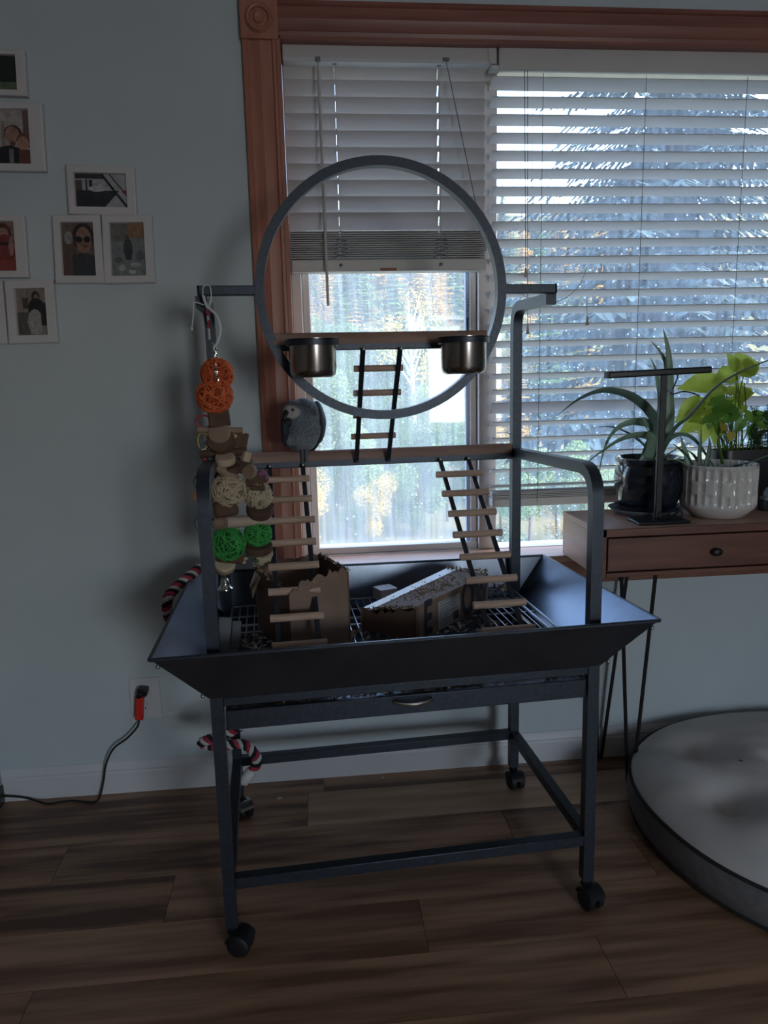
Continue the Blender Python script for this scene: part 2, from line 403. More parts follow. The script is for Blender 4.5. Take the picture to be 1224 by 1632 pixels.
tag(MB().box(((XL + XR) / 2, (YR + W) / 2, ZC + .05), (XR - XL, W - YR + .2, .1)).build('ceiling', 'ceiling', smooth=None), 'plain pale ceiling', kind='structure')
floor = tag(MB().box(((XL + XR) / 2, (YR + W) / 2, -.056), (XR - XL, W - YR, .1)).build('floor', 'subfloor', smooth=None), 'brown wood plank floor', kind='structure')
PL = 1.22; meshes = {}
for k in 'abc':
    bm_ = MB().box((0, 0, -.003), (PL - .0014, .1708, .006)); me = bm_.mesh('plank'); me.materials.append(M['plank_' + k]); meshes[k] = me
rows = {1.696: -.39, 1.524: .217, 1.868: .514, 1.352: .596, 2.04: -.05, 1.18: -.2, 1.008: .1, .836: -.45, .664: .35}
rk = random.Random(4)
for yc, j0 in sorted(rows.items()):
    for i in range(-2, 3):
        xc = j0 + PL * (i + .5)
        if -2.0 < xc < 2.3:
            inst('plank', meshes[rk.choice('aabc')], (xc, yc, 0), floor)
inst_last = MB()
for i in range(-2, 2): MB().box((-.3 + PL * (i + .5) + .3, 2.1735, -.003), (PL - .0025, .095, .006)).build('plank', 'plank_b', floor, smooth=None)

# baseboard: a moulded strip with a bead along its top
def extr_x(prof, x0, x1):
    m = MB(); k = len(prof)
    m.add([(x0, y, z) for y, z in prof] + [(x1, y, z) for y, z in prof], [(i, (i + 1) % k, k + (i + 1) % k, k + i) for i in range(k)] + [tuple(range(k))[::-1], tuple(range(k, 2 * k))]); return m
bp = [(W, 0), (W - .014, 0), (W - .014, .066), (W - .011, .072), (W - .013, .078), (W - .009, .09), (W - .003, .099), (W, .1)]
tag(extr_x(bp, XL, XR).build('baseboard_back', 'white_paint', smooth=25), 'white moulded baseboard along the window wall', kind='structure')

# casing: fluted side board, head board, rosette block, stool and apron
trim = thing('trim_1', (0, W, 0), 'reddish stained window casing with a round corner rosette', None); trim['kind'] = 'structure'
cx0, cx1 = -.136, -.043
cp = [(0, 0), (0, .016), (.012, .019), (.016, .014), (.03, .013), (.046, .017), (.062, .013), (.077, .014), (.081, .019), (.093, .016), (.093, 0)]
m = MB(); k = len(cp)
m.add([(cx0 + a, W - d, .70) for a, d in cp] + [(cx0 + a, W - d, 2.15) for a, d in cp], [(i, (i + 1) % k, k + (i + 1) % k, k + i) for i in range(k)] + [tuple(range(k)), tuple(range(k, 2 * k))[::-1]])
m.build('side_casing', 'casing', trim, smooth=20)
hz = 2.158
m = MB(); m.add([(1.76 + a, W - d, .70) for a, d in cp] + [(1.76 + a, W - d, 2.158) for a, d in cp], [(i, (i + 1) % k, k + (i + 1) % k, k + i) for i in range(k)] + [tuple(range(k)), tuple(range(k, 2 * k))[::-1]])
m.build('side_casing', 'casing', trim, smooth=20)
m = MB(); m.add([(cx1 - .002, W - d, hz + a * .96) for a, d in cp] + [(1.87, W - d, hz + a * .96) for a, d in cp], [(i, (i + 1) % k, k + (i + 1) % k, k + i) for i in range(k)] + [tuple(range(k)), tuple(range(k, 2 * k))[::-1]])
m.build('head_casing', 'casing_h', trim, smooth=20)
rc = (-.0885, W - .012, 2.198)
ro = MB().box(rc, (.1, .024, .1)).build('rosette_block', 'casing', trim, bevel=.002)
rt = Matrix.Rotation(R_(90), 3, 'X')
MB().lathe([(.001, .006), (.012, .008), (.016, .002), (.022, .002), (.026, .009), (.031, .01), (.036, .004), (.038, 0)], (rc[0], W - .0235, rc[2]), 32, rt).build('rosette_ring', 'casing', ro)
m = MB(); m.box((ox0 + .0045, W + .03, (oz0 + oz1) / 2), (.011, .10, oz1 - oz0)); m.build('jamb_left', 'casing', trim, smooth=None)
MB().box(((ox0 + ox1) / 2, W + .03, oz1 - .004), (ox1 - ox0, .10, .008)).build('head_jamb', 'casing_h', trim, smooth=None)
MB().box(((ox0 + ox1) / 2, W + .035, .690), (ox1 - ox0 + .0, .17, .020)).build('window_stool', 'sill', trim, bevel=.004)
MB().box(((ox0 + ox1) / 2 + .0, W - .009, .640), (ox1 - ox0 + .14, .018, .078)).build('apron', 'apron', trim, bevel=.003)

# window unit
GY = W + .13
win = thing('window_1', (.9, GY, .7), 'white vinyl double window with dusty panes', None); win['kind'] = 'structure'
g0, g1 = at(495, 500, GY).x, at(747, 600, GY).x
gz = at(620, 866, GY).z; mx1 = at(786, 650, GY).x
def fr(x0, x1, z0, z1, y0, y1): return MB().box(((x0 + x1) / 2, (y0 + y1) / 2, (z0 + z1) / 2), (x1 - x0, y1 - y0, z1 - z0))
fr(ox0 + .01, ox0 + .04, .70, 2.15, GY - .04, GY + .04).build('window_frame', 'vinyl', win, bevel=.003)
fr(ox0 + .04, g0, gz - .02, 2.12, GY - .025, GY + .03).build('sash_stile', 'vinyl', win, bevel=.004)
fr(g1, g1 + .02, gz - .02, 2.12, GY - .022, GY + .03).build('sash_stile', 'vinyl', win, bevel=.003)
fr(g1 + .022, mx1, .70, 2.15, GY - .045, GY + .04).build('mullion', 'vinyl', win, bevel=.004)
fr(ox0 + .01, 1.75, .70, gz - .022, GY - .042, GY + .04).build('window_frame', 'vinyl', win, bevel=.004)
fr(ox0 + .04, g1 + .02, gz - .022, gz, GY - .03, GY + .03).build('sash_rail', 'vinyl', win, bevel=.003)
fr(ox0 + .01, 1.75, 2.12, 2.15, GY - .04, GY + .04).build('window_frame', 'vinyl', win, bevel=.003)
fr(1.70, 1.75, .70, 2.15, GY - .04, GY + .04).build('window_frame', 'vinyl', win, bevel=.003)
st = fr(g1 - .011, g1, gz, 2.12, GY - .012, GY + .01).build('glazing_strip', 'strip', win, smooth=None)
t0 = at(745, 490, GY - .013)
text_obj('I A M I A  l', .011, 'glazing_lettering', 'ink', st, (g1 - .0055, GY - .0125, at(745, 490, GY).z), (0, 0, -1), (1, 0, 0))
fr(g1 - .008, g1 - .003, at(745, 527, GY).z, at(745, 506, GY).z, GY - .0135, GY - .0125).build('glazing_mark', 'ink', st, smooth=None)
fr(g0 - .005, g1 + .005, gz - .005, 2.125, GY - .002, GY + .002).build('glass_pane', 'glass', win, smooth=None)
fr(mx1 - .005, 1.705, gz - .03, 2.125, GY - .002, GY + .002).build('glass_pane', 'glass_r', win, smooth=None)

# ================================================================== BLINDS
BY = W + .056
def slat_mesh(length, m_='slat', thick=.0028, wdt=.05):
    n = 5; top, bot = [], []
    for i in range(n):
        y = -wdt / 2 + wdt * i / (n - 1); z = .0018 * (1 - (2 * i / (n - 1) - 1) ** 2)
        top.append((y, z + thick / 2)); bot.append((y, z - thick / 2))
    pr = top + bot[::-1]; m = MB(); k = len(pr)
    m.add([(-length / 2, y, z) for y, z in pr] + [(length / 2, y, z) for y, z in pr], [(i, (i + 1) % k, k + (i + 1) % k, k + i) for i in range(k)] + [tuple(range(k))[::-1], tuple(range(k, 2 * k))])
    me = m.mesh('slat', smooth=30); me.materials.append(M[m_]); return me
def slotted_mesh(length, holes, m_, thick=.0028, wdt=.05, sl=.013, sw=.0021):
    ys = [-wdt / 2, -sl, 0, sl, wdt / 2]; xs = [-length / 2]
    for h in holes: xs += [h - sw, h + sw]
    xs.append(length / 2); m = MB(); nx, nyy = len(xs), len(ys); vs = []
    for s_ in (1, -1):
        for x in xs:
            for y in ys: vs.append((x, y, .0018 * (1 - (2 * y / wdt) ** 2) + s_ * thick / 2))
    N = nx * nyy; fs = []; I = lambda i, j, s_=0: s_ * N + i * nyy + j
    keep = lambda i, j: 0 <= i < nx - 1 and 0 <= j < nyy - 1 and not (i % 2 == 1 and j in (1, 2))
    for i in range(nx - 1):
        for j in range(nyy - 1):
            if not keep(i, j): continue
            fs += [(I(i, j), I(i + 1, j), I(i + 1, j + 1), I(i, j + 1)), (I(i, j, 1), I(i, j + 1, 1), I(i + 1, j + 1, 1), I(i + 1, j, 1))]
            for di, dj, p, q in ((-1, 0, (i, j), (i, j + 1)), (1, 0, (i + 1, j + 1), (i + 1, j)), (0, -1, (i + 1, j), (i, j)), (0, 1, (i, j + 1), (i + 1, j + 1))):
                if not keep(i + di, j + dj): fs.append((I(*p), I(*q), I(*q, 1), I(*p, 1)))
    m.add(vs, fs); me = m.mesh('slat', smooth=30); me.materials.append(M[m_]); return me
# left blind: drawn half up, slats closed
lx0, lx1 = at(452, 130, BY).x, at(772, 130, BY).x
bl = thing('window_blind', ((lx0 + lx1) / 2, BY, 2.15), 'short closed white blind pulled half way up over the left pane', 'window blind')
lc = (lx0 + lx1) / 2
hz0, hz1 = at(600, 103, W + .03).z, at(600, 73, W + .03).z
MB().box((lc + .004, W + .045, (hz0 + hz1) / 2), (lx1 - lx0 + .008, .06, hz1 - hz0)).build('headrail', 'rail', bl, bevel=.003)
MB().box((lc + .004, W + .030, hz0 + .004), (lx1 - lx0 + .002, .034, .009)).build('headrail_lit_lip', 'white_paint', bl, smooth=None)  # window light on the rail's underside painted as a paler white
lm_ = slotted_mesh(lx1 - lx0, [at(px, 120, BY).x - lc for px in (533, 697)], 'slat_closed')
z_top, sp_ = at(600, 130.5, BY).z + .022, .0440
for i in range(10): inst('slat', lm_, (lc, BY, z_top - sp_ * i), bl, (R_(-66), 0, 0))
zs1, zs0, zr0 = at(620, 368, BY).z, at(620, 415, BY).z, at(620, 434, BY).z
ns_ = 13
for i in range(ns_): inst('slat', lm_, (lc, BY, zs0 + .003 + (zs1 - zs0 - .004) * (i + .3) / ns_), bl)
br_ = MB().box((lc, BY, (zs0 + zr0) / 2), (lx1 - lx0, .052, zs0 - zr0)).build('bottom_rail', 'rail', bl, bevel=.003)
fr(at(606, 428, W + .03).x, at(632, 428, W + .03).x, at(620, 431.5, W + .03).z, at(620, 427, W + .03).z, W + .0285, W + .031).build('rust_coloured_tag', 'orange_tag', br_, smooth=None)
MB().box((at(660, 427, BY).x, W + .0295, at(660, 429, W + .03).z), (.055, .001, .005)).build('faint_print', 'stack', br_, smooth=None)
for px in (533, 697):
    x = at(px, 120, BY).x
    MB().tube([(x, W + .027, hz0 + .002), (x + .001, W + .028, zs0)], .0011, 6).build('ladder_string', 'cord', bl)
    MB().tube([(x, BY + .027, hz0), (x, BY + .027, zs0)], .0011, 6).build('ladder_string', 'cord', bl)
    MB().box((x, W + .03, hz0 + .002), (.012, .012, .006)).build('cord_guide', 'dcord', bl, bevel=.001)
    mm = MB()
    for q in range(5): mm.tube(curve([(x - .022 + .003 * q, W + .026, zs0 + .012 * q + .004), (x, W + .019, zs0 + .011 * q + .01), (x + .02, W + .026, zs0 + .011 * q + .006)], 4), .0014, 5)
    mm.build('bunched_string', 'dcord', bl)
    MB().lathe([(.0001, 0), (.004, .001), (.005, .004), (.003, .007), (.0001, .008)], (x, W + .0285, (zs0 + zr0) / 2), 10, rt).build('rail_plug', 'dcord', br_)
wx0, wx1 = at(507, 98, W + .012), at(523, 487, W + .012)
wd = MB().tube([wx0, wx0 + (wx1 - wx0) * .03, wx1], [.002, .0042, .0042], 8).build('tilt_wand', 'cord', bl)
MB().box((wx0.x, W + .012, hz0 + .004), (.012, .016, .01)).build('tilt_bracket', 'dcord', bl, bevel=.001)
MB().tube([at(711, 98, W + .012), at(757, 318, W + .014), at(775, 400, W + .016)], .0014, 6).build('lift_cord', 'dcord', bl)
MB().box((at(711, 95, W + .013).x, W + .014, at(711, 95, W + .013).z), (.018, .01, .009)).build('cord_lock', 'dcord', bl, bevel=.001)

# right blind: let down, slats open
qx0, qx1 = at(781, 300, BY).x + .002, 1.735
br = thing('window_blind', ((qx0 + qx1) / 2, BY, 2.15), 'wide open-slatted white blind let down over the right pane behind the plants', 'window blind')
qc = (qx0 + qx1) / 2
vz0, vz1 = at(800, 112, W + .012).z, at(800, 72, W + .012).z
vx0 = at(795, 90, W + .012).x
MB().box(((vx0 + 1.745) / 2, W + .018, (vz0 + vz1) / 2), (1.745 - vx0, .014, vz1 - vz0)).build('valance', 'rail', br, bevel=.003)
MB().box((qc, W + .052, (vz0 + vz1) / 2 + .006), (qx1 - qx0, .05, .04)).build('headrail', 'rail', br, bevel=.002)
MB().box((vx0 - .018, W + .03, (hz0 + hz1) / 2 + .002), (.026, .034, .05)).build('end_bracket', 'rail', br, bevel=.003)
MB().box((vx0 - .008, W + .028, vz0 + .008), (.03, .03, .014)).build('end_bracket', 'white_paint', br, bevel=.003)
qm = slat_mesh(qx1 - qx0)
zt = at(790, 143, BY).z; zb = at(800, 783, BY).z
nsl = 25; spr = (zt + .004 - zb - .004) / (nsl - 1)
tilts = {19: 42, 0: 24}
rj = random.Random(2)
zrb = at(800, 806, BY).z
for i in range(nsl + 2):
    z = zt + .024 - spr * i
    if z < zb + .012: break
    inst('slat', qm, (qc, BY, z - .008), br, (R_(-tilts.get(i, 17 + rj.uniform(-1.2, 1.2))), rj.uniform(-.0012, .0012), 0))
for i in range(4): inst('slat', qm, (qc, BY, zb - .001 - .0052 * i), br, (R_(2), rj.uniform(-.001, .001), 0))
MB().box((qc, BY, (zrb + zb - .02) / 2 + .0), (qx1 - qx0, .052, zb - .02 - zrb)).build('bottom_rail', 'rail', br, bevel=.003)
for px in (865, 1026, 1184):
    x = at(px, 300, W + .02).x
    MB().tube([(x, BY - .0285, vz0), (x - .002, BY - .0285, zrb + .01)], .0009, 5).build('ladder_string', 'dcord', br)
    MB().tube([(x - .012, BY + .0285, vz0), (x - .014, BY + .0285, zrb + .01)], .0009, 5).build('ladder_string', 'cord', br)
def tassel(px, py, parent):
    p = at(px, py, W + .012)
    MB().lathe([(.0001, .013), (.003, .012), (.0035, .004), (.006, -.012), (.0055, -.014), (.0001, -.014)], p, 12).build('tassel', 'tassel', parent)
for (px0, px1, yb, ty) in ((836, 838, 430, 434), (841, 841, 520, 525)):
    c_ = MB().tube([at(px0, 112, W + .012), at(px1, yb, W + .012)], .0011, 6).build('pull_cord', 'dcord', br); tassel(px1, ty, c_)
c_ = MB().tube(curve([at(842, 440, W + .012), at(800, 436, W + .008), at(815, 458, W - .01), at(858, 482, W - .015), at(895, 478, W - .012), at(922, 456, W - .005), at(936, 426, W + .012)], 6), .0011, 6).build('looped_cord', 'cord', br)
c_ = MB().tube([at(935, 478, W + .02), at(936, 506, W + .012)], .0011, 6).build('pull_cord', 'cord', br); tassel(936, 511, c_)

# ================================================================== OUTSIDE
GZ = -1.3
def hz_(x, y):
    h = GZ
    if y > 30: h += (y - 30) * .30 * min(1, (y - 30) / 12)
    h += 1.1 * noise.noise(Vector((x * .06, y * .06, 0))) * max(0, min(1, (y - 22) / 20))
    return h
m = MB(); nx, ny = 60, 60
vs = [(-90 + 220 * i / nx, 2.45 + 120 * (j / ny) ** 1.6, hz_(-90 + 220 * i / nx, 2.45 + 120 * (j / ny) ** 1.6)) for j in range(ny + 1) for i in range(nx + 1)]
m.add(vs, [(j * (nx + 1) + i, j * (nx + 1) + i + 1, (j + 1) * (nx + 1) + i + 1, (j + 1) * (nx + 1) + i) for j in range(ny) for i in range(nx)])
tag(m.build('ground_outside', 'hill', smooth=60), 'autumn meadow rising to a hillside outside the window', kind='structure')
def conifer_meshes(h, rmax, whorls, per, rnd, needle, droop=.25, dens=10, wk=1.0):
    t = MB().tube([(0, 0, 0), (0, 0, h * .5), (0, 0, h)], [h * .018, h * .011, h * .002], 7).mesh('trunk', smooth=60); t.materials.append(M['trunk'])
    m = MB()
    for i in range(whorls):
        f = i / whorls; z = h * (.08 + .9 * f); r = rmax * (1 - f) ** .8 * rnd.uniform(.75, 1.1)
        for k in range(per):
            a = rnd.uniform(0, 6.283); L = r * rnd.uniform(.7, 1.1)
            d = Vector((math.cos(a), math.sin(a), -droop)); sd = Vector((-math.sin(a), math.cos(a), 0))
            for q in range(dens):
                s_ = (q + rnd.random()) / dens; p = Vector((0, 0, z)) + d * L * s_ + Vector((0, 0, .12 * L * s_ * s_))
                w = L * (.16 + .16 * (1 - s_)) * wk; sgn = 1 if q % 2 else -1
                tip = p + d * w * .8 + sd * sgn * w * rnd.uniform(.5, 1.0) + Vector((0, 0, -w * rnd.uniform(.1, .5)))
                e = (tip - p).cross(Vector((0, 0, 1))).normalized() * w * .22
                m.add([p - e, p + e, tip + e * .6, tip - e * .6], [(0, 1, 2, 3)])
    me = m.mesh('crown'); me.materials.append(M[needle]); return t, me
def leafy_meshes(h, rad, n, rnd, leaf, bark, leaf_size, zb=.3):
    tb = MB(); top = Vector((rnd.uniform(-.03, .03) * h, rnd.uniform(-.03, .03) * h, h * .92))
    tb.tube([(0, 0, 0), top * .5 + Vector((.01 * h, 0, 0)), top], [h * .016, h * .011, h * .003], 8)
    cl = []
    for i in range(9):
        f = rnd.uniform(zb, .95); a = rnd.uniform(0, 6.28); rr = rad * (1 - abs(f - .55) * .9)
        e = top * f / .92 + Vector((math.cos(a) * rr * .7, math.sin(a) * rr * .7, rr * .35)); cl.append((e, rr * rnd.uniform(.45, .75)))
        tb.tube([top * (f * .85) / .92, e], [h * .006, h * .002], 5)
    t = tb.mesh('trunk', smooth=60); t.materials.append(M[bark])
    m = MB()
    for i in range(n):
        c, r = cl[rnd.randrange(len(cl))]
        v = Vector((rnd.gauss(0, 1), rnd.gauss(0, 1), rnd.gauss(0, 1))).normalized() * r * rnd.random() ** .4
        p = c + v; a = Vector((rnd.gauss(0, 1), rnd.gauss(0, 1), rnd.gauss(0, 1))).normalized(); b_ = a.orthogonal().normalized(); s_ = leaf_size * rnd.uniform(.6, 1.3)
        m.add([p - a * s_, p + b_ * s_ * .6, p + a * s_, p - b_ * s_ * .6], [(0, 1, 2, 3)])
    me = m.mesh('crown'); me.materials.append(M[leaf]); return t, me
def plant_tree(name, ms, x, y, s, label, group, rz=0.0, z=None):
    o = thing(name, (x, y, hz_(x, y) - .05 if z is None else z), label, 'tree', group); o.scale = (s, s, s); o.rotation_euler.z = rz
    for nm, me in zip(('trunk', 'crown'), ms):
        c = bpy.data.objects.new(nm, me); COL.objects.link(c); c.parent = o
    return o
rt_ = random.Random(11)
con = [conifer_meshes(9, 1.8, 34, 13, rt_, 'needle_g', dens=9), conifer_meshes(9, 1.6, 34, 13, rt_, 'needle', dens=9)]
lar = [conifer_meshes(9, 1.5, 34, 13, rt_, 'larch', .3, dens=9), conifer_meshes(8, 1.65, 30, 13, rt_, 'larch', .2, dens=9)]
lf = [leafy_meshes(6, 1.7, 14000, rt_, 'leaf_g', 'trunk', .055, .04), leafy_meshes(5, 1.5, 5000, rt_, 'leaf_y', 'trunk', .05, .04)]
big = conifer_meshes(16, 3.8, 64, 16, rt_, 'needle', .35, dens=30, wk=.42)
bir = leafy_meshes(8, 1.3, 1500, rt_, 'leaf_y', 'birch_bark', .05, .5)
def dirx(px, Y): return at(px, 590, Y).x
plant_tree('dark_conifer', big, dirx(1060, 16), 16, 1.15, 'huge dark conifer filling the view behind the open blind', None)
plant_tree('birch_tree', bir, dirx(658, 14.6), 14.6, .55, 'slim white barked birch seen low through the left pane', None)
GL = [(545, 11.9, .30, 'at the left of the left pane, low'), (492, 13.4, .45, 'half hidden by the left edge of the left pane'), (712, 13.0, .42, 'right of the white birch, nearest it'), (575, 15.4, .5, 'behind the small yellow tree in the left pane'), (752, 12.0, .26, 'behind the frame between the two panes'),
      (498, 19, .66, 'far back at the left of the left pane'), (655, 19.6, .66, 'far back behind the white birch'), (846, 9.6, .26, 'below the end of the open blind, left of the desk'), (938, 9.9, .27, 'behind the round black pot'), (800, 10.6, .25, 'just right of the frame between the panes'),
      (622, 12.6, .33, 'left of the white birch, nearest it'), (1015, 10.2, .24, 'behind the lamp post, beyond the blind'), (668, 11.7, .25, 'in front of the white birch foot'), (700, 16.6, .38, 'behind the right side of the left pane'), (575, 20.4, .66, 'far back in the middle of the left pane'), (540, 17.2, .4, 'middle distance in the left half of the left pane'), (622, 15.0, .36, 'middle distance just left of the white birch trunk'), (528, 14.2, .34, 'low at the left side of the left pane'), (735, 22.5, .66, 'far back behind the right edge of the left pane')]
for i, (px, Y, s, wh) in enumerate(GL): plant_tree('leafy_tree', lf[0], dirx(px, Y), Y, s, 'green leafy tree outside ' + wh, 'green leafy trees outside', i * 1.1)
YL = [(592, 11.7, .25, 'low in the middle of the left pane'), (462, 10.9, .3, 'hidden mostly by the left window frame'), (893, 10.6, .28, 'below the open blind left of the round black pot'), (976, 11.0, .28, 'behind the aloe and the open blind')]
for i, (px, Y, s, wh) in enumerate(YL): plant_tree('yellow_tree', lf[1], dirx(px, Y), Y, s, 'yellow autumn tree outside ' + wh, 'yellow leafy trees outside', i * 1.7)
placed = []
for k_ in range(2600):
    Y = 24 + 62 * rt_.random() ** 1.2; px = rt_.uniform(440, 1010); s = rt_.uniform(.55, .95) * (1 if Y > 30 else .7); x = dirx(px, Y); r = 1.72 * s
    if px > 690 and Y < 27 or any((x - q[0]) ** 2 + (Y - q[1]) ** 2 < (r + q[2]) ** 2 for q in placed): continue
    if len(placed) > 150: break
    placed.append((x, Y, r))
    if rt_.random() < .5: plant_tree('larch', lar[rt_.randrange(2)], x, Y, s, 'golden larch on the far hillside', 'golden larches on the hillside', rt_.uniform(0, 6))
    else: plant_tree('hill_conifer', con[rt_.randrange(2)], x, Y, s, 'green conifer on the far hillside', 'green conifers on the hillside', rt_.uniform(0, 6))

# ================================================================== THE PLAY STAND
stand = thing('parrot_play_stand', S0, 'tall dark metal parrot stand with hoop, ladders and flared tray on castors', 'bird stand')
HU, HV, T = .415, .268, .026
sq = [(-T / 2, -T / 2), (T / 2, -T / 2), (T / 2, T / 2), (-T / 2, T / 2)]
LB = .066
for sx, zf, zb_ in ((-1, 1.066, 1.055), (1, 1.046, 1.034)):
    u = sx * HU
    pth = arc_path([SL(u, -HV, LB), SL(u, -HV, zf), SL(u, HV - T / 2, zb_)], .075, 7)
    MB().sweep(pth, sq, up=SX).build('side_frame', 'metal', stand, smooth=35)
    pth = arc_path([SL(u, HV, LB), SL(u, HV, 1.436), SL(u, 0.012, 1.436 - .006)], .055, 7)
    MB().sweep(pth, sq, up=SX).build('rear_upright', 'metal', stand, smooth=35)
    MB().bar(SL(u, -HV + T / 2, .172), SL(u, HV - T / 2, .172), T).build('side_stretcher', 'metal', stand, bevel=.002)
    MB().bar(SL(u, -HV + T / 2, .592), SL(u, HV - T / 2, .592), .022).build('tray_rail', 'metal', stand, bevel=.002)
for v in (-HV, HV):
    MB().bar(SL(-HU + T / 2, v, .172), SL(HU - T / 2, v, .172), T).build('stretcher', 'metal', stand, bevel=.002)
    MB().bar(SL(-HU + T / 2, v, .594), SL(HU - T / 2, v, .594), .022, .020, up=(0, 0, 1)).build('tray_rail', 'metal', stand, bevel=.002)
for u, v, z in ((-HU - T / 2, -HV, .172), (HU + T / 2, -HV, .172)):
    MB().ell(SL(u, v, z), (.004, .006, .006), n=10, m=6).build('bolt', 'bolt', stand)
def caster(u, v, ang):
    a = SA + R_(ang); fx = Vector((math.cos(a), math.sin(a), 0)); ax = Vector((-math.sin(a), math.cos(a), 0)); c0 = SL(u, v, 0)
    wc = c0 + fx * .018 + Vector((0, 0, .0265))
    m = MB()
    m.tube([c0 + Vector((0, 0, .056)), c0 + Vector((0, 0, .068))], .011, 12)
    m.box(c0 + fx * .008 + Vector((0, 0, .054)), (.03, .024, .006), Matrix.Rotation(a, 3, 'Z'))
    br_ = m.build('caster', 'black_plastic', stand)
    for s_ in (-1, 1):
        q = wc + ax * s_ * .0125
        rot = Matrix((fx, Vector((0, 0, 1)), ax * s_)).transposed()
        MB().lathe([(.0001, -.009), (.022, -.009), (.0262, -.006), (.0262, .006), (.022, .010), (.010, .011), (.0001, .011)], q, 26, rot).build('wheel', 'rubber', br_)
    hood = [(math.cos(t) * .0285, math.sin(t) * .0285) for t in [R_(x) for x in range(20, 171, 15)]]
    pth = [wc + fx * x + Vector((0, 0, z)) for x, z in hood]
    MB().sweep(pth, [(-.0215, -.0015), (.0215, -.0015), (.0215, .0015), (-.0215, .0015)], up=Vector((0, 0, 1)) if False else ax.cross(fx)).build('fork', 'bolt' if u < 0 and v > 0 else 'black_plastic', br_)
caster(-HU, -HV, -20); caster(HU, -HV, -75); caster(HU, HV, -85); caster(-HU, HV, -60)

# flared tray
bu, bv, zb0 = .428, .284, .606
tuL, tuR, tvF, tvB, zr = .535, .545, .322, .302, .716
B4 = [SL(-bu, -bv, zb0), SL(bu, -bv, zb0), SL(bu, bv, zb0), SL(-bu, bv, zb0)]
T4 = [SL(-tuL, -tvF, zr), SL(tuR, -tvF, zr), SL(tuR - .03, tvB, zr + .003), SL(-tuL + .03, tvB, zr + .016)]
for i, j, nm in ((0, 1, 'front'), (1, 2, 'right'), (2, 3, 'back'), (3, 0, 'left')):
    ga, gb_ = 8, 4; m = MB(); nrm = (B4[j] - B4[i]).cross(T4[i] - B4[i]).normalized() * -.003
    gp = [B4[i].lerp(B4[j], x / ga).lerp(T4[i].lerp(T4[j], x / ga), y / gb_) for x in range(ga + 1) for y in range(gb_ + 1)]; gq = len(gp); q_ = gb_ + 1
    m.add(gp + [p + nrm for p in gp], [f_ for x in range(ga) for y in range(gb_) for f_ in ((x * q_ + y, (x + 1) * q_ + y, (x + 1) * q_ + y + 1, x * q_ + y + 1), (gq + x * q_ + y, gq + x * q_ + y + 1, gq + (x + 1) * q_ + y + 1, gq + (x + 1) * q_ + y))]
          + [(x * q_ + gb_, (x + 1) * q_ + gb_, gq + (x + 1) * q_ + gb_, gq + x * q_ + gb_) for x in range(ga)] + [(x * q_, gq + x * q_, gq + (x + 1) * q_, (x + 1) * q_) for x in range(ga)]
          + [(y, y + 1, gq + y + 1, gq + y) for y in range(gb_)] + [(ga * q_ + y, gq + ga * q_ + y, gq + ga * q_ + y + 1, ga * q_ + y + 1) for y in range(gb_)])
    o = m.build('tray_panel', 'panel', stand, smooth=40)
    out = ((T4[i] + T4[j]) / 2 - (B4[i] + B4[j]) / 2); out.z = 0; out.normalize()
    MB().sweep([T4[i] + Vector((0, 0, -.002)), T4[j] + Vector((0, 0, -.002))], [(-.004, -.0035), (.004, -.0035), (.004, .0035), (-.004, .0035)]).build('rolled_rim', 'metal', o, bevel=.0015)
    inn = -out
    MB().plate([B4[i] + Vector((0, 0, .001)), B4[j] + Vector((0, 0, .001)), B4[j] + inn * .022 + Vector((0, 0, .001)), B4[i] + inn * .022 + Vector((0, 0, .001))], .002).build('flange', 'panel', o, smooth=None)
for a, t in ((B4[0] + (T4[0] - B4[0]) * .12, 0), (B4[0] + (T4[0] - B4[0]) * .86, 0), (B4[1] + (T4[1] - B4[1]) * .12, 0), (B4[1] + (T4[1] - B4[1]) * .86, 0)):
    MB().ell(a + Vector((0, -.004, -.002)), (.0045, .004, .0045), n=10, m=6).build('bolt', 'bolt', stand)

# wire floor grate
GZ0 = .634
gr = MB()
for q in ((-.402, -.255, .402, -.255), (-.402, .262, .402, .262), (-.402, -.255, -.402, .262), (.402, -.255, .402, .262), (.378, -.255, .378, .262)):
    gr.tube([SL(q[0], q[1], GZ0), SL(q[2], q[3], GZ0)], .0035, 6)
for v in (-.1, .05, .18): gr.tube([SL(-.4, v, GZ0 - .004), SL(.4, v, GZ0 - .004)], .0024, 6)
grate = gr.build('floor_grate', 'wire', stand)
wmesh = MB().tube([Vector((0, -.257, 0)), Vector((0, .262, 0))], .0017, 6).mesh('grate_wire', smooth=40); wmesh.materials.append(M['wire'])
for i in range(39):
    inst('grate_wire', wmesh, SL(-.38 + i * .02, 0, GZ0 + .001), grate, (0, 0, SA))

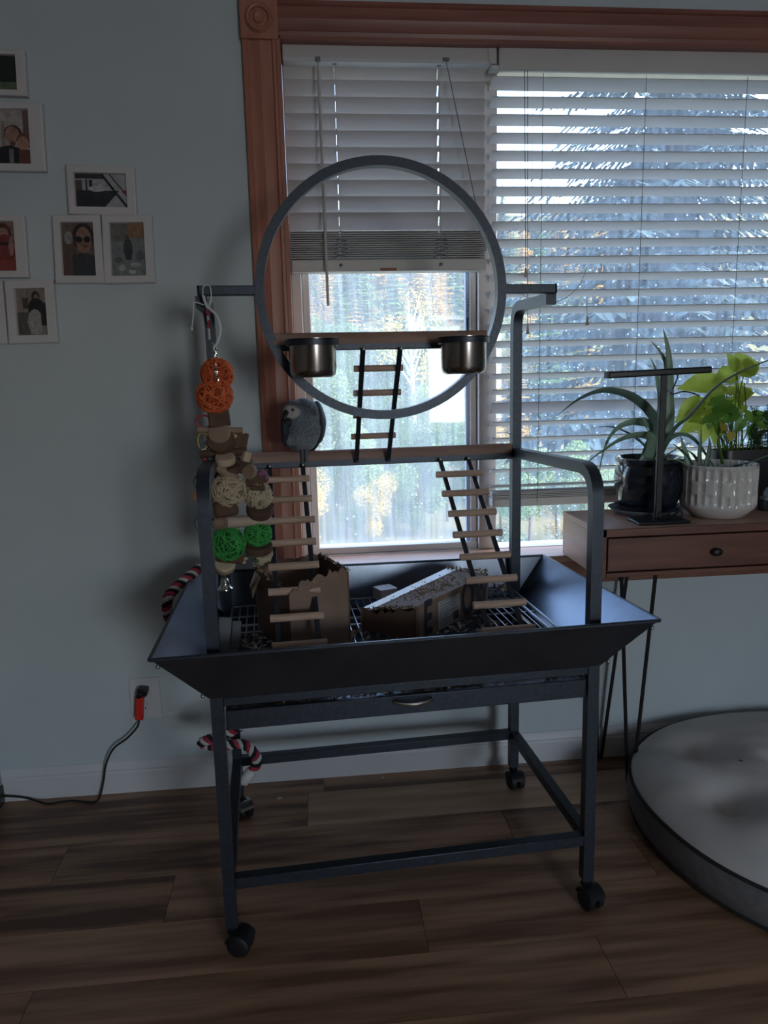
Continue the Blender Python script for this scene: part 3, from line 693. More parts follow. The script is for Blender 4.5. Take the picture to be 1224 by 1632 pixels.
# pull-out litter drawer
dz0, dz1 = .530, .574
dm = MB(); dm.bar(SL(-.398, -HV - .004, (dz0 + dz1) / 2), SL(.398, -HV - .004, (dz0 + dz1) / 2), .012, dz1 - dz0, up=(0, 0, 1))
drawer = dm.build('litter_drawer', 'metal', stand, bevel=.002)
dm = MB(); dm.plate([SL(-.398, -HV, dz0), SL(.398, -HV, dz0), SL(.398, HV, dz0), SL(-.398, HV, dz0)], .002)
for s_ in (-1, 1): dm.plate([SL(s_ * .398, -HV, dz0), SL(s_ * .398, HV, dz0), SL(s_ * .398, HV, dz1), SL(s_ * .398, -HV, dz1)], .002)
dm.plate([SL(-.398, HV, dz0), SL(.398, HV, dz0), SL(.398, HV, dz1), SL(-.398, HV, dz1)], .002)
dm.build('drawer_pan', 'panel', drawer, smooth=None)
hp = curve([SL(-.045, -HV - .009, .562), SL(-.036, -HV - .024, .564), SL(0, -HV - .032, .561), SL(.036, -HV - .024, .564), SL(.045, -HV - .009, .562)], 6)
hn = len(hp); MB().tube(hp, [.0025 + .0022 * math.sin(math.pi * i / (hn - 1)) for i in range(hn)], 8).build('drawer_handle', 'chrome', drawer)

# perches
def wood_bar(u0, u1, v, z0, z1, wd=.026):
    n = 10; pr = [(-wd / 2, -.006)] + [(-wd / 2 * math.cos(math.pi * i / n), (z1 - z0 - .0) * math.sin(math.pi * i / n)) for i in range(n + 1)] + [(wd / 2, -.006)]
    m = MB(); k = len(pr)
    m.add([SL(u0, v + a, z0 + b_) for a, b_ in pr] + [SL(u1, v + a, z0 + b_) for a, b_ in pr], [(i, (i + 1) % k, k + (i + 1) % k, k + i) for i in range(k)] + [tuple(range(k))[::-1], tuple(range(k, 2 * k))])
    return m
MB().bar(SL(-HU, HV - .005, 1.0285), SL(HU - T / 2, HV - .005, 1.0285), .024, .023, up=(0, 0, 1)).build('perch_channel', 'metal', stand, bevel=.002)
wood_bar(-.34, .398, HV - .005, 1.040, 1.061).build('perch', 'perch', stand, smooth=40)
MB().bar(SL(-.252, 0, 1.3275), SL(.252, 0, 1.3275), .022, .021, up=(0, 0, 1)).build('perch_channel', 'metal', stand, bevel=.002)
wood_bar(-.256, .248, 0, 1.337, 1.358).build('perch', 'perch', stand, smooth=40)

# hoop and its arms
hc, hr = 1.4485, .2835
n = 96; pth = [SL(hr * math.cos(2 * math.pi * i / n), 0, hc + hr * math.sin(2 * math.pi * i / n)) for i in range(n)]
hoop = MB().sweep(pth, [(-.0125, -.0105), (.0125, -.0105), (.0125, .0105), (-.0125, .0105)], up=SX, closed=True).build('hoop', 'metal', stand, smooth=35)
for s_ in (-1, 1):
    a = MB().bar(SL(s_ * (hr + .006), 0, 1.4525), SL(s_ * .418, 0, 1.4525), .022, .021, up=(0, 0, 1)).build('hoop_arm', 'metal', stand, bevel=.002)
    MB().box(SL(s_ * .419, 0, 1.4525), (.004, .024, .023), SROT).build('end_cap', 'black_plastic', a, bevel=.003)

# ladders: two flat side rails with wooden rungs laid across
def ladder(p0, p1, half, rungs, rl, rr, rails_w=.013, nrm_side=1):
    p0, p1 = Vector(p0), Vector(p1); d = (p1 - p0)
    root = bpy.data.objects.new('ladder', None); COL.objects.link(root); root.location = p0 - wloc(stand); root.parent = stand
    nn = SX.cross(d.normalized()).normalized()
    if nn.z < 0: nn = -nn
    for s_ in (-1, 1): MB().bar(p0 + SX * s_ * half, p1 + SX * s_ * half, .012, .006, up=nn).build('ladder_rail', 'metal', root, bevel=.001)
    me = MB().tube([Vector((-rl / 2, 0, 0)), Vector((rl / 2, 0, 0))], rr, 14).mesh('rung', smooth=40); me.materials.append(M['rung'])
    for k, t in enumerate(rungs):
        inst('rung', me, p0 + d * t + nn * (rr + .002) + SX * .001 * ((k * 7) % 5 - 2), root, (R_(k * 40), 0, SA))
    for s_ in (-1, 1): MB().ell(p0 + SX * s_ * half + SY * -.012, (.0045, .003, .0045), n=10, m=6).build('bolt', 'bolt', root)
    return root
ladder(SL(-.236, HV - .022, 1.026), SL(-.238, -.262, .640), .044, [.102 + .1146 * i for i in range(8)], .119, .0088)
ladder(SL(.228, HV - .022, 1.026), SL(.232, -.262, .640), .040, [.114 + .1135 * i for i in range(8)], .126, .0088)
lu = ladder(SL(-.009, -.016, 1.318), SL(-.001, HV - .020, 1.026), .044, [.172, .374, .57, .768], .119, .0080)
for s_ in (-1, 1): MB().ell(SL(s_ * .044, HV - .024, 1.03), (.0045, .003, .0045), n=10, m=6).build('bolt', 'bolt', lu)

# bowl holders (part of the stand) and the two bowls that sit in them
for k, (u, lab) in enumerate(((-.1735, 'steel feeding bowl in the left holder of the hoop, above the parrot'), (.1725, 'steel feeding bowl in the right holder of the hoop'))):
    c = SL(u, -.0735, 0)
    MB().lathe([(.0535, 1.325), (.0590, 1.325), (.0590, 1.337), (.0535, 1.337), (.0535, 1.325)], c, 40).build('bowl_ring', 'metal', stand)
    bw = thing('feeding_bowl', c + Vector((0, 0, 1.255)), lab, 'bowl', 'steel bowls on the hoop')
    MB().lathe([(.0001, 1.2565), (.043, 1.256), (.0495, 1.262), (.0520, 1.272), (.0527, 1.33), (.0535, 1.3375), (.0600, 1.3385), (.0600, 1.3395), (.0525, 1.340), (.0518, 1.33), (.051, 1.273), (.043, 1.259), (.0001, 1.2585)], c, 48).build('bowl_body', 'steel', bw, smooth=50)

# ================================================================== THE PARROT
PY = 2.045
def pp(px, py, dy=0.0): return at(px, py, PY + dy)
S_ = 0.00173
def blob(ells, voxel=.0028, smooth=6):
    m = MB()
    for c, r, rot in ells: m.ell(c, r, rot, 20, 14)
    me = m.mesh('blob'); o = bpy.data.objects.new('blob_source', me); COL.objects.link(o)
    rm = o.modifiers.new('r', 'REMESH'); rm.mode = 'VOXEL'; rm.voxel_size = voxel
    sm = o.modifiers.new('s', 'SMOOTH'); sm.factor = .5; sm.iterations = smooth
    bpy.context.view_layer.update()
    out = bpy.data.meshes.new_from_object(o.evaluated_get(bpy.context.evaluated_depsgraph_get()))
    bpy.data.objects.remove(o); return out
def el(px, py, dy, rx, ry, rz_, rot=None): return (pp(px, py, dy), (rx * S_, ry * S_, rz_ * S_), Matrix.Rotation(R_(rot), 3, 'Y') if rot else None)
parrot = thing('parrot', pp(484, 716), 'grey parrot with a pale face hunched on the lower perch', 'parrot')
pm = blob([el(470, 655, -.022, 18, 17, 17), el(462, 659, -.026, 11, 13, 10), el(484, 655, -.008, 23, 22, 20), el(492, 664, 0, 22, 26, 26), el(484, 682, 0, 30, 28, 30), el(481, 695, 0, 27, 25, 23), el(464, 699, -.012, 12, 13, 13), el(484, 706, .004, 19, 18, 13), el(491, 705, .012, 9, 14, 12), el(484, 714, -.004, 5.5, 6, 7), el(467, 710, -.016, 7, 8, 7)])
fc, ey_ = pp(463, 657, -.05), pp(467, 653, -.05)
ca = pm.color_attributes.new('Col', 'FLOAT_COLOR', 'POINT')
for i, v in enumerate(pm.vertices):
    p = v.co; d_f = ((p.x - fc.x) ** 2 * .55 + (p.z - fc.z) ** 2 * 1.1) ** .5 / S_; tz = (p.z - pp(484, 716).z) / (90 * S_)
    f1 = noise.noise(p * 220) * .5 + .5; f2 = noise.noise(Vector((p.x * 60, p.y * 60, p.z * 130))) * .5 + .5
    g = Vector(lin('#505a65')) * (1 - f2 * .5) + Vector(lin('#6d7680')) * f2 * .5
    if tz < .34: g = g.lerp(Vector(lin('#7e848f')), min(1, (.34 - tz) * 3.0))
    vd = noise.voronoi(Vector((p.x * 105, p.y * 105, p.z * 135)))[0]; g = g.lerp(Vector(lin('#8c96a0')), .55 * max(0, min(1, 1 - (vd[1] - vd[0]) * 3.5)))
    if d_f < 12 and p.y < PY - .006: g = g.lerp(Vector(lin('#b4b0b2')), min(1, (12 - d_f) / 3))
    g = g * (.86 + .28 * f1); ca.data[i].color = (*g, 1)
pm.polygons.foreach_set('use_smooth', [True] * len(pm.polygons)); pm.materials.append(M['feather'])
for v in pm.vertices: v.co -= parrot.location
body = bpy.data.objects.new('body', pm); COL.objects.link(body); body.parent = parrot
def own(me, name, m_, parent):
    me.name = name; me.polygons.foreach_set('use_smooth', [True] * len(me.polygons)); me.materials.append(M[m_])
    off = wloc(parent)
    for v in me.vertices: v.co -= off
    o = bpy.data.objects.new(name, me); COL.objects.link(o); o.parent = parent; return o
own(blob([el(508, 663, .004, 9.5, 19, 24, -8), el(511, 681, .006, 8.5, 16, 25, 8), el(505, 701, .012, 6, 10, 16, 20), el(500, 712, .014, 3.5, 5, 8, 25)], .002, 4), 'wing', 'wing', parrot)
own(blob([el(454, 683, -.020, 7, 15, 22), el(453.5, 698, -.016, 5.5, 9, 13, -5), el(458, 672, -.026, 8, 12, 10)], .002, 4), 'wing', 'wing', parrot)
own(blob([el(496, 712, .03, 7, 12, 9), el(496, 716, .045, 7, 14, 5)], .002, 4), 'tail', 'tail', parrot)
bk = curve([pp(456, 657, -.048), pp(453.5, 662, -.058), pp(454, 668, -.062), pp(457.5, 672, -.058)], 5)
bn = len(bk); MB().tube(bk, [(.0072 * (1 - (i / (bn - 1)) ** 1.6) + .0006) for i in range(bn)], 10).build('beak', 'beak', parrot)
MB().ell(pp(460, 669, -.044), (.006, .006, .005), n=12, m=8).build('lower_beak', 'beak', parrot)
e = MB().ell(pp(467, 653, -.0505), (.0050, .0035, .0050), n=14, m=10).build('eye', 'eye_iris', parrot)
MB().ell(pp(466.6, 653, -.0537), (.0031, .0018, .0031), n=12, m=8).build('pupil', 'beak', e)
zp_ = SL(0, HV - .005, 1.0615)
base = pp(484.5, 717, -.004); tx = base.x
yv = SL((Vector((base.x, base.y, 0)) - S0).dot(SX), HV - .005, 0).y; cz_ = 1.0615
lg = MB().tube([base + Vector((0, .002, .014)), Vector((tx, yv, cz_ + .008))], [.0085, .0070], 10).build('leg', 'foot', parrot)
for s_, back in ((-.004, 0), (.0045, 0), (-.006, 1), (.006, 1)):
    sg = 1 if back else -1
    tp_ = curve([Vector((tx, yv, cz_ + .006)), Vector((tx + s_, yv + sg * .010, cz_ + .004)), Vector((tx + s_ * 1.2, yv + sg * .0175, cz_ - .008)), Vector((tx + s_ * 1.2, yv + sg * .0195, cz_ - (.030 if not back else .018)))], 4)
    tn = len(tp_); MB().tube(tp_, [.0066 - .0026 * i / (tn - 1) for i in range(tn)], 8).build('toe', 'foot', lg)
tk = MB().ell(pp(468, 711, -.026), (.007, .006, .006), n=12, m=8).build('tucked_foot', 'foot', parrot)
for s_ in (-.005, 0, .005):
    q = pp(468, 711, -.028) + Vector((s_, 0, 0)); MB().tube(curve([q, q + Vector((s_ * .3, -.006, -.002)), q + Vector((s_ * .4, -.007, -.011))], 4), .0020, 6).build('toe', 'foot', tk)

# ================================================================== HANGING BIRD TOY
TV = -.012
def tp(px, py, dv=0.0): return SV(px, py, TV + dv)
ts = .00152
toy = thing('hanging_bird_toy', tp(350, 470), 'long hanging toy of orange, beige and green vine balls, wood pieces and a bell', 'bird toy')
def wood(name, m_, c, sz, rz=0, ry=0, rx=0, bev=.003):
    rot = SROT @ Matrix.Rotation(R_(rz), 3, 'Z') @ Matrix.Rotation(R_(ry), 3, 'Y') @ Matrix.Rotation(R_(rx), 3, 'X')
    return MB().box(c, sz, rot).build(name, m_, toy, bevel=bev)
def vine_ball(px, py, r, m_, dv=0.0, n=60, seed=1):
    c = tp(px, py, dv); rr = random.Random(seed); r *= ts
    o = MB().ell(c, r * .92, n=20, m=14).build('vine_ball', m_ + '_core', toy)
    mm = MB()
    for i in range(n):
        ax = Vector((rr.gauss(0, 1), rr.gauss(0, 1), rr.gauss(0, 1))).normalized(); a = ax.orthogonal().normalized(); b_ = ax.cross(a)
        o_ = ax * rr.uniform(-.45, .45) * r; q = (r * r - o_.length_squared) ** .5; a0, a1 = rr.uniform(0, 6.28), rr.uniform(2.2, 5.5)
        mm.tube([c + o_ + (a * math.cos(a0 + a1 * t / 9) + b_ * math.sin(a0 + a1 * t / 9)) * q * rr.uniform(.96, 1.05) for t in range(10)], .0015, 4)
    tag(mm.build('vine_strands', m_, o), kind='stuff'); return o
def disc(name, m_, px, py, rx, th, tilt, dv=0.0, yaw=0):
    rot = SROT @ Matrix.Rotation(R_(yaw), 3, 'Z') @ Matrix.Rotation(R_(tilt), 3, 'X'); r = rx * ts; t = th * ts
    return MB().lathe([(.0001, -t), (r * .93, -t), (r, -t * .5), (r, t * .5), (r * .93, t), (.0001, t)], tp(px, py, dv), 26, rot).build(name, m_, toy)
def stick(name, m_, p, q, r, dv0=0, dv1=0):
    a, b_ = tp(*p, dv0), tp(*q, dv1)
    return MB().tube([a, a + (b_ - a) * .33, a + (b_ - a) * .66, b_], [r * ts, r * ts * 1.06, r * ts * .97, r * ts], 12).build(name, m_, toy)
# carabiner hooked over the arm, chain
MB().tube(curve([tp(324, 459, .014), tp(325, 476, .004), tp(331, 489), tp(345, 503), tp(351, 524), tp(347, 542), tp(341, 553)], 5), .0032, 8).build('carabiner', 'plastic_white', toy)
MB().tube(curve([tp(341, 553), tp(344, 540, -.004), tp(338, 522, -.004), tp(333, 494, -.002)], 4), .0012, 6).build('carabiner_gate', 'wire', toy)
MB().tube(curve([tp(323, 472, -.012), tp(331, 491, -.014), tp(337, 474, -.012)], 5), .0022, 6).build('zip_tie', 'plastic_white', toy)
MB().tube(curve([tp(337, 474, -.012), tp(334, 456, .0), tp(324, 457, .0), tp(323, 472, -.012)], 4), .0018, 6).build('zip_tie', 'plastic_white', toy)
MB().tube(curve([tp(325, 486, -.004), tp(313, 482), tp(308.5, 484), tp(308, 502), tp(305.5, 524)], 4), .0016, 6).build('zip_tie_tail', 'plastic_white', toy)
MB().ell(tp(305.5, 524), (.003, .003, .004), n=8, m=6).build('zip_tie_tail', 'plastic_white', toy)
for i, (c_, y0, y1) in enumerate((('rope_red', 494, 504), ('rope_white', 503, 512), ('rope_red', 510, 524), ('rope_white', 523, 541))):
    MB().tube([tp(330 + i * .9, y0, -.008), tp(331 + i * .9, y1, -.008)], .0028, 8).build('cord_wrap', c_, toy)
def link(c, a, b_, r, m_='chrome', yaw=0, ry=0):
    rot = SROT @ Matrix.Rotation(R_(yaw), 3, 'Z') @ Matrix.Rotation(R_(ry), 3, 'Y')
    return MB().tube([c + rot @ Vector((a * math.cos(t), 0, b_ * math.sin(t))) for t in [2 * math.pi * i / 16 for i in range(16)]], r, 6, closed=True).build('chain_link', m_, toy)
for i in range(9): link(tp(339 + i * .8, 551 + 6.6 * i, -.012 - .0045 * i if i > 4 else -.004 * i * .6), .0036, .0068, .0013, 'chrome', 90 * (i % 2) + 20)
for i in range(3): link(tp(343 + i, 556 + 7 * i, .002), .0036, .0068, .0013, 'chrome', 90 * (i % 2) - 20)
vine_ball(346, 597, 24, 'orange', 0, seed=3); vine_ball(342, 631, 26.5, 'orange', -.006, seed=5)
# centre cord the pieces are threaded on
MB().tube([tp(346, 640, .01), tp(362, 740, .012), tp(366, 890, .012), tp(359, 915, 0)], .003, 6).build('centre_cord', 'rope_black', toy)
wood('wood_block', 'bark', tp(349, 666), (.048, .030, .040), 6, -4)
wood('wood_block', 'wood_mid', tp(348, 652.5, -.001), (.046, .028, .006), 6, -6)
stick('dowel', 'wood_mid', (314, 685), (387, 686), 4.6, .004, -.002)
disc('wood_slice', 'wood_mid', 350, 691, 17, 4, 62, -.014, -10)
disc('wood_slice', 'bark', 352, 702, 21, 9, 68, -.008, -8)
wood('wood_block', 'bark', tp(383, 706, .012), (.030, .022, .05), 10, 14)
wood('wood_block', 'wood_pale', tp(378, 694, .010), (.034, .020, .010), 10, -12)
stick('dowel', 'bark', (319, 724), (394, 719), 6.2, .006, 0)
disc('wood_disc', 'wood_pale', 359, 732, 15.5, 5.5, 22, -.018)
disc('wood_disc', 'bark', 366, 746, 16, 6, 24, -.006)
wood('wood_block', 'wood_pale', tp(392, 728, -.010), (.018, .018, .024), 30, 20)
wood('wood_block', 'bark', tp(385, 742, .008), (.046, .03, .034), -15, 12)
stick('dowel', 'wood_mid', (347, 744), (378, 766), 7.5, -.018, -.022)
disc('wood_disc', 'wood_mid', 398, 752, 12, 4, 70, -.014, -35)
wood('wood_block', 'bark', tp(408, 766, .004), (.04, .03, .040), -12, 30)
MB().ell(tp(416, 755, -.004), (.012, .010, .009), n=12, m=8).build('purple_bead', 'purple', toy)
MB().ell(tp(424, 762, -.002), (.008, .007, .010), n=12, m=8).build('purple_bead', 'purple', toy)
vine_ball(365, 782, 26, 'beige', -.014, seed=7); vine_ball(411, 790, 22, 'beige', .004, seed=8)
wood('wood_block', 'bark', tp(411, 778, -.022), (.034, .012, .012), -10, 4)
o = wood('bark_chunk', 'bark', tp(360, 810, -.022), (.056, .024, .040), 6, -6, bev=.008)
disc('bark_slice', 'bark', 414, 812, 21, 8, 30, .002, 10)
stick('birch_stick', 'birch', (343, 834), (432, 828), 9.0, -.012, .004)
disc('stick_end', 'wood_mid', 352, 834, 9.2, 8, 88, -.03, 70)
vine_ball(364, 867, 26, 'green', -.012, seed=11); vine_ball(411, 851, 21, 'green', .006, seed=12)
o = wood('bark_chunk', 'bark', tp(366, 888, -.006), (.066, .03, .026), 4, 10, bev=.008)
disc('bark_slice', 'bark', 412, 872, 22, 6, 18, .004, 6)
disc('wood_slice', 'beige', 420, 886, 16, 8, 30, .016, 6)
for i, (px, py, c_) in enumerate(((391, 890, 'wood_pale'), (398, 886, 'link_green'), (388, 896, 'wood_pale'), (408, 893, 'link_green'), (402, 880, 'bark'), (412, 889, 'wood_pale'))):
    MB().ell(tp(px, py, -.004), (.007, .006, .005), n=10, m=7).build('bead', c_, toy)
disc('wood_disc', 'beige', 359, 899, 16.5, 3.5, 34, -.006); disc('wood_disc', 'wood_mid', 359, 904, 15.5, 2.5, 34, -.004)
c = tp(359, 938, -.006)
MB().tube([tp(359, 908, -.006), tp(359, 921, -.006)], .0014, 6).build('bell_hook', 'bolt', toy)
bell = MB().lathe([(.0001, .0265), (.006, .0255), (.0095, .021), (.0105, .012), (.0125, .006), (.0185, .001), (.0188, -.001), (.0170, -.0005), (.011, .006), (.009, .012), (.008, .02), (.0001, .024)], c, 28).build('bell', 'chrome', toy)
MB().ell(c + Vector((0, 0, 0)), (.0045, .0045, .0045), n=10, m=8).build('clapper', 'bolt', bell)
for px, py, c_, a, b_ in ((325, 672, 'link_red', .018, .014), (323, 703, 'link_yellow', .011, .02), (331, 717, 'link_blue', .016, .018), (337, 722, 'link_teal', .012, .015), (321, 768, 'link_green', .017, .018), (318, 790, 'link_orange', .012, .016), (335, 790, 'link_orange', .01, .014), (320, 833, 'link_teal', .013, .018), (338, 836, 'link_teal', .009, .012), (329, 757, 'link_blue', .013, .013)):
    link(tp(px, py, .006), a, b_, .0021, c_, 15)
MB().tube([tp(326, 730, -.004), tp(327, 757, -.004)], .0042, 8).build('bead_string', 'link_red', toy)

# ================================================================== BRAIDED ROPE PERCH
def braid(name, pts, parent, R=.0085, r=.0075, pitch=.034):
    P = curve(pts, 14); PP, F = frames(P); s = 0; tr_ = [[], [], []]
    for i, p in enumerate(PP):
        if i: s += (p - PP[i - 1]).length
        t, u, w = F[i]
        for k in range(3):
            a = 2 * math.pi * (s / pitch + k / 3); tr_[k].append(p + u * R * math.cos(a) + w * R * math.sin(a))
    for k, c_ in enumerate(('rope_red', 'rope_black', 'rope_white')): MB().tube(tr_[k], r, 7).build('rope_strand', c_, parent)
rope = thing('braided_rope', SL(-.44, .12, .2), 'red, black and white braided rope looped outside the tray and hanging below it', 'rope')
lp = lambda u, v, z: SL(u, v, z)
braid('r', [at(338, 905, 2.06), at(318, 906, 2.03), at(298, 922, 1.99), at(277, 940, 1.955), at(266, 962, 1.93), at(276, 1000, 1.965), at(320, 1060, 2.01), at(372, 1110, 1.985), at(392, 1146, 1.96), at(368, 1166, 1.95), at(334, 1178, 1.945), at(322, 1184, 1.955), at(345, 1189, 1.965), at(385, 1186, 1.97), at(403, 1198, 1.965), at(410, 1215, 1.96), at(397, 1235, 1.955)], rope, R=.0078, r=.0070)
q0, q1 = at(402, 1228, 1.956), at(386, 1247, 1.954)
MB().tube([q0, q0 + (q1 - q0) * .1, q0 + (q1 - q0) * .9, q1], [.013, .0165, .0165, .013], 18).build('end_cap', 'plastic_white', rope)
MB().tube([q1, q1 + (q1 - q0) * .22], .006, 10).build('end_bolt', 'bolt', rope)

# ================================================================== BOXES IN THE TRAY
ZG = GZ0 + .0035
rb = random.Random(5)
def torn_wall(p, q, h, hl, hr, t, n=22, jag=.008, dip=None):
    """upright cardboard wall from p to q with a chewed top edge"""
    p, q = Vector(p), Vector(q); d = (q - p); nn = Vector((-d.y, d.x, 0)).normalized() * t; vs, fs = [], []
    for i in range(n + 1):
        f = i / n; hh = h * (1 - f) * hl + h * f * hr + rb.uniform(-jag, jag)
        if dip: hh -= h * dip(f)
        b_ = p + d * f
        vs += [b_, b_ + Vector((0, 0, hh)), b_ + nn + Vector((0, 0, hh + rb.uniform(-jag, jag) * .4)), b_ + nn]
    for i in range(n):
        for k in range(4): fs.append((i * 4 + k, i * 4 + (k + 1) % 4, (i + 1) * 4 + (k + 1) % 4, (i + 1) * 4 + k))
    fs += [(0, 3, 2, 1), tuple(n * 4 + k for k in range(4))]
    return MB().add(vs, fs)
def frill(p, q, z0, z1, n=26, s_=.006):
    m = MB(); p, q = Vector(p), Vector(q)
    for i in range(n):
        f = (i + rb.random()) / n; c = p.lerp(q, f) + Vector((0, 0, z0 + (z1 - z0) * f)); a = Vector((rb.uniform(-1, 1), rb.uniform(-1, 1), rb.uniform(-.4, 1.2))).normalized() * s_ * rb.uniform(.5, 1.5); b_ = a.orthogonal().normalized() * s_ * rb.uniform(.3, .7)
        m.add([c - b_, c + b_, c + a + b_ * .5, c + a * 1.1 - b_ * .4], [(0, 1, 2, 3)])
    return m
bx = thing('cardboard_box', onz(480, 1010, ZG), 'upright chewed open cardboard box behind the left ladder', 'box')
A, B_, Cc, D_ = SL(-.210, -.075, ZG), SL(-.1085, -.085, ZG), SL(-.115, .135, ZG), SL(-.300, .150, ZG)
A = SL(-.252, -.118, ZG); B_ = SL(-.112, -.10, ZG); D_ = SL(-.330, .05, ZG); Cc = SL(-.165, .105, ZG)
H = .20
torn_wall(A, B_, H, .74, .89, .004, dip=lambda f: .10 * max(0, 1 - f * 4) - .03 * math.sin(math.pi * f)).build('box_side', 'card', bx, smooth=None)
torn_wall(B_, Cc, H, .88, .86, .004, jag=.005).build('box_side', 'card_in', bx, smooth=None)
torn_wall(Cc, D_, H, .86, .84, .004, jag=.003).build('box_side', 'card', bx, smooth=None)
torn_wall(D_, A, H, .84, .64, .004, jag=.007).build('box_side', 'card_in', bx, smooth=None)
tag(frill(B_, Cc, H * .88, H * .86, 60, .006).build('chewed_edge', 'torn', bx, smooth=None), kind='stuff')
tag(frill(D_, A, H * .84, H * .64, 60, .007).build('chewed_edge', 'torn', bx, smooth=None), kind='stuff')
tag(frill(A, B_, H * .68, H * .88, 30, .005).build('chewed_edge', 'torn', bx, smooth=None), kind='stuff')
flap = [D_ + Vector((0, 0, .150)), D_.lerp(A, .16) + Vector((0, 0, .142)), D_.lerp(A, .14) + Vector((-.018, -.012, .112)), D_ + Vector((-.010, -.012, .085)), D_ + Vector((-.014, -.006, .115))]
MB().plate(flap, .003).build('torn_flap', 'torn', bx, smooth=None)

# long parcel box lying on its side, far end raised
def world_pt(px, py, v, dz=0): return SV(px, py, v) + Vector((0, 0, dz))
tl, tr2, br2, bl2 = SV(574, 971, -.02), SV(712, 906, .165), SV(778, 914, .105), SV(664, 967, -.135)
pb = thing('parcel_box', onz(680, 1000, ZG), 'long brown parcel box with black lettering and a white label lying in the tray', 'box')
def down(p): return Vector((p.x, p.y, ZG + .001))
tl0, tr0, br0, bl0 = [down(p) for p in (tl, tr2, br2, bl2)]
def thick(q, name, m_): return MB().plate(q, -.003).build(name, m_, pb, smooth=None)
def ragged(a, b_, n, amp, lift):
    out = []
    for i in range(n + 1):
        f = i / n; out.append(a.lerp(b_, f) + lift * rb.uniform(-amp, amp))
    return out
ld = (tr2 - tl).normalized(); 
edge = ragged(tl, bl2, 16, .009, ld)
m = MB(); up3 = Vector((0, 0, .003)); ne = len(edge); far = [tr2.lerp(br2, i / (ne - 1)) for i in range(ne)]
m.add(edge + far + [p - up3 for p in edge + far], [f_ for i in range(ne - 1) for f_ in ((i, i + 1, ne + i + 1, ne + i), (2 * ne + i, 3 * ne + i, 3 * ne + i + 1, 2 * ne + i + 1), (i, 2 * ne + i, 2 * ne + i + 1, i + 1), (ne + i, ne + i + 1, 3 * ne + i + 1, 3 * ne + i))] + [(0, ne, 3 * ne, 2 * ne), (ne - 1, 3 * ne - 1, 4 * ne - 1, 2 * ne - 1)])
topf = m.build('box_top', 'card', pb, smooth=None)
front = thick([bl0, br0, br2, bl2], 'box_side', 'card'); thick([tr0, tl0, tl, tr2], 'box_side', 'card'); thick([br0, tr0, tr2, br2], 'box_side', 'card')
e2 = ragged(tl0 + (tl - tl0) * .80, bl0 + (bl2 - bl0) * .9, 14, .008, Vector((0, 0, 1)))
m = MB(); q = [tl0 + ld * .006, bl0 + ld * .006] + [p + ld * .006 for p in e2[::-1]]; m.plate(q, .003); m.build('box_end', 'card_in', pb, smooth=None)
tag(frill(tl, bl2, 0, 0, 50, .006).build('chewed_edge', 'card_in', pb, smooth=None), kind='stuff')
tag(frill(tr2, br2, 0, .004, 50, .008).build('chewed_edge', 'torn', pb, smooth=None), kind='stuff')
ft = (br2 - bl2); fx_ = ft.normalized(); fn = (br0 - bl0).cross(Vector((0, 0, 1))).normalized(); fu = Vector((0, 0, 1))
def fpt(s_, t_, o_=.0012):
    b_ = bl0.lerp(br0, s_); tp_ = bl2.lerp(br2, s_); return b_.lerp(tp_, t_) + fn * o_
def fquad(s0, s1, t0, t1, name, m_, o_=.0008):
    q = [fpt(s0, t0, o_), fpt(s1, t0, o_), fpt(s1, t1, o_), fpt(s0, t1, o_)]
    return MB().plate(q, .0004).build(name, m_, front, smooth=None)
hgt = (bl2 - bl0).length
fquad(.265, .56, .04, .84, 'shipping_label', 'label', .0012)
lb = fquad
for k in range(9):
    t1_ = .80 - .085 * k; s1_ = .29 + (.22, .16, .2, .12, .24, .1, .2, .22, .15)[k]
    fquad(.285, s1_, t1_ - .012, t1_, 'label_print', 'ink', .0018)
for k in range(10): fquad(.47 + .008 * k, .47 + .008 * k + (.003 if k % 3 else .005), .1, .36, 'label_print', 'ink', .0018)
for ch, s_, sz in (('E', .135, .118), ('O', .68, .125), ('W', .885, .105)):
    text_obj(ch, sz, 'printed_letter', 'ink', front, fpt(s_, .5, .0012), fx_ * .62, fu * 1.0, bold=.0035)
tm = MB(); ns2 = 4
for i in range(ns2):
    tm.add([q + Vector((0, 0, .0009)) for q in (edge[i], edge[i + 1], far[i + 1], far[i])], [(0, 1, 2, 3)])
tm.build('packing_tape', 'tape', topf, smooth=None)
hs = MB()
for i in range(300):
    a, b_ = min(1, max(0, rb.gauss(.52, .2))), min(1, max(0, rb.gauss(.55, .2)))
    c = tl.lerp(tr2, a).lerp(bl2.lerp(br2, a), b_) + Vector((0, 0, .0012)); s_ = rb.uniform(.0010, .0032)
    hs.ell(c, (s_, s_ * .7, s_ * .5), Matrix.Rotation(rb.uniform(0, 3), 3, 'Z'), 5, 4)
tag(hs.build('seed_husks', 'debris', None), 'scattered tan seed husks on top of the long parcel box', 'seeds', kind='stuff')
# small white box behind the parcel
c = onz(612, 958, ZG); wb = thing('white_box', c, 'small white box standing behind the long parcel box', 'box')
rot = SROT @ Matrix.Rotation(R_(18), 3, 'Z')
MB().box(c + Vector((0.006, .02, .017)), (.052, .05, .032), rot).build('box_body', 'card_white', wb, bevel=.001)
MB().box(c + Vector((0.006, .02, .0335)), (.053, .051, .0015), rot).build('box_lid', 'card_white', wb, bevel=.0005)
